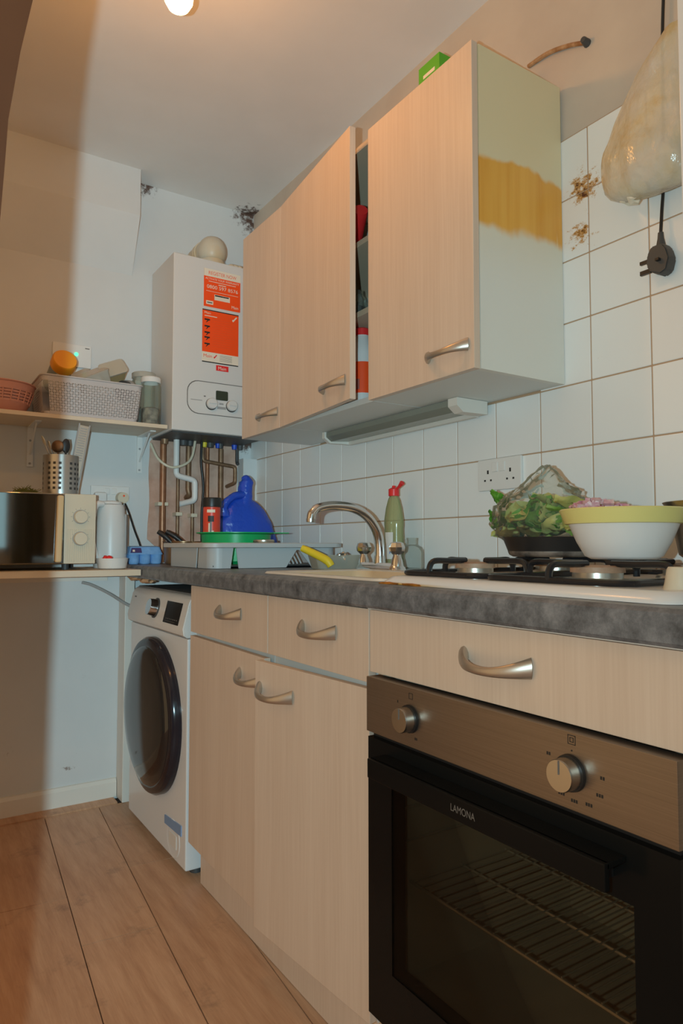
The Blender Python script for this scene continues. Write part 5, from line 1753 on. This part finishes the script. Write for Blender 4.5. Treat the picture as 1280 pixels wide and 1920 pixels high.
t = thing('grater', 'flat steel grater sticking up at the right of the pot', 'grater', (c.x+0.03, c.y, zc), 'utensils in the steel pot')
Mg = Matrix.Translation((c.x+0.036, c.y-0.012, zc)) @ Matrix.Rotation(math.radians(9), 4, 'Y')
part('blade', B(-0.017, 0.017, -0.001, 0.001, 0.06, 0.250, M4=Mg), 'alu', t, sm=False)
for k in range(14):
    part('slot', B(-0.012, 0.012, -0.0022, -0.0009, 0.120+0.009*k, 0.1235+0.009*k, M4=Mg), 'grey', t, sm=False)
bm = new()
for x in (-0.018, 0.018):
    box(bm, x-0.0025, x+0.0025, -0.003, 0.003, 0.0, 0.255, M4=Mg)
part('frame', bm, 'grey', t, sm=False)
# dried herbs on the microwave
bm = new()
for k in range(150):
    a = 6.283*hsh(k, 21)
    q = math.sqrt(hsh(k, 22))
    p = V((-0.985+0.042*q*math.cos(a), 2.53+0.03*q*math.sin(a), mz1+0.003+0.018*(1-q)*hsh(k, 23)))
    d = V((hsh(k, 24)-0.5, hsh(k, 25)-0.5, 0.35*hsh(k, 26)))*0.04
    tube(bm, [p, p+d], [0.0013, 0.0006], 4)
o = solo('dried_herbs', bm, 'dry_herb', 'small heap of drying green herbs on the microwave', 'herbs', (-0.985, 2.53, mz1), sm=False)
o['kind'] = 'stuff'
# kettle
c = V((-0.676, 2.628, LZ+0.0005))
t = thing('kettle', 'white plastic jug kettle on the low shelf', 'kettle', c)
bm = new()
lathe(bm, [(0, 0), (0.058, 0), (0.060, 0.004), (0.060, 0.016), (0.056, 0.018), (0, 0.018)], c, 36)
part('power_base', bm, 'white_plastic', t)
bm = new()
lathe(bm, [(0, 0.020), (0.056, 0.020), (0.058, 0.028), (0.0585, 0.09), (0.055, 0.16), (0.049, 0.222), (0.045, 0.235), (0, 0.240)], c, 40)
part('jug', bm, 'white_plastic', t)
bm = new()
lathe(bm, [(0.040, 0.237), (0.038, 0.246), (0.02, 0.250), (0, 0.250)], c, 32)
part('lid', bm, 'white_plastic', t)
bm = new()
tube(bm, smoothpath([c+V((-0.036, -0.03, 0.235)), c+V((-0.062, -0.035, 0.232)), c+V((-0.074, -0.036, 0.195)), c+V((-0.076, -0.036, 0.11)), c+V((-0.062, -0.032, 0.05)), c+V((-0.045, -0.028, 0.035))]), [0.011, 0.013, 0.012, 0.011, 0.012, 0.010], 12)
part('handle', bm, 'white_plastic', t)
bm = new()
box(bm, 0.051, 0.060, -0.012, 0.012, 0.05, 0.20, bev=0.003, M4=Matrix.Translation(c) @ Matrix.Rotation(math.radians(-28), 4, 'Z'))
part('grey_strip', bm, 'grey', t)  # grey strip up one side of the jug
# little white bowl with red bits
c = V((-0.708, 2.475, LZ+0.0005))
t = thing('small_bowl', 'small white bowl in front of the kettle', 'bowl', c)
bm = new()
lathe(bm, [(0, 0), (0.042, 0), (0.048, 0.004), (0.053, 0.034), (0.054, 0.038), (0.051, 0.037), (0.046, 0.008), (0, 0.005)], c, 40)
part('bowl', bm, 'white_plastic', t)
for k, (dx, dy) in enumerate(((-0.028, -0.020), (-0.018, -0.026), (-0.008, 0.0), (-0.022, 0.0))):
    bm = new()
    blob(bm, c+V((dx, dy, 0.030+0.006*(k % 2))), (0.011, 0.010, 0.012), 2, 0.2, 3, k)
    solo('tomato_piece', bm, 'red', 'red piece of food in the small white bowl', 'food', c+V((dx, dy, 0.02)), 'red pieces in the small white bowl')

# ================================================================== CEILING BULB
bp_ = V((-0.838, 1.480, 2.260))
t = thing('ceiling_bulb', 'glowing bare bulb hanging from the ceiling', 'light bulb', (bp_.x, bp_.y, bp_.z-0.033))
bm = new()
lathe(bm, [(0, -0.033), (0.012, -0.031), (0.024, -0.023), (0.032, -0.008), (0.033, 0.004), (0.028, 0.022), (0.018, 0.042), (0.014, 0.055)], bp_, 28)
part('bulb', bm, 'bulb', t)
bm = new()
lathe(bm, [(0.015, 0.052), (0.021, 0.056), (0.021, 0.090), (0.010, 0.105), (0, 0.106)], bp_, 20)
part('lamp_holder', bm, 'white_plastic', t)
bm = new()
tube(bm, [bp_+V((0, 0, 0.10)), V((bp_.x, bp_.y, CEIL_Z-0.02))], 0.003, 8)
part('cord', bm, 'white_plastic', t)
bm = new()
lathe(bm, [(0.0, -0.022), (0.014, -0.022), (0.042, -0.008), (0.045, -0.0005), (0, -0.0005)], (bp_.x, bp_.y, CEIL_Z), 28)
part('ceiling_rose', bm, 'white_plastic', t)
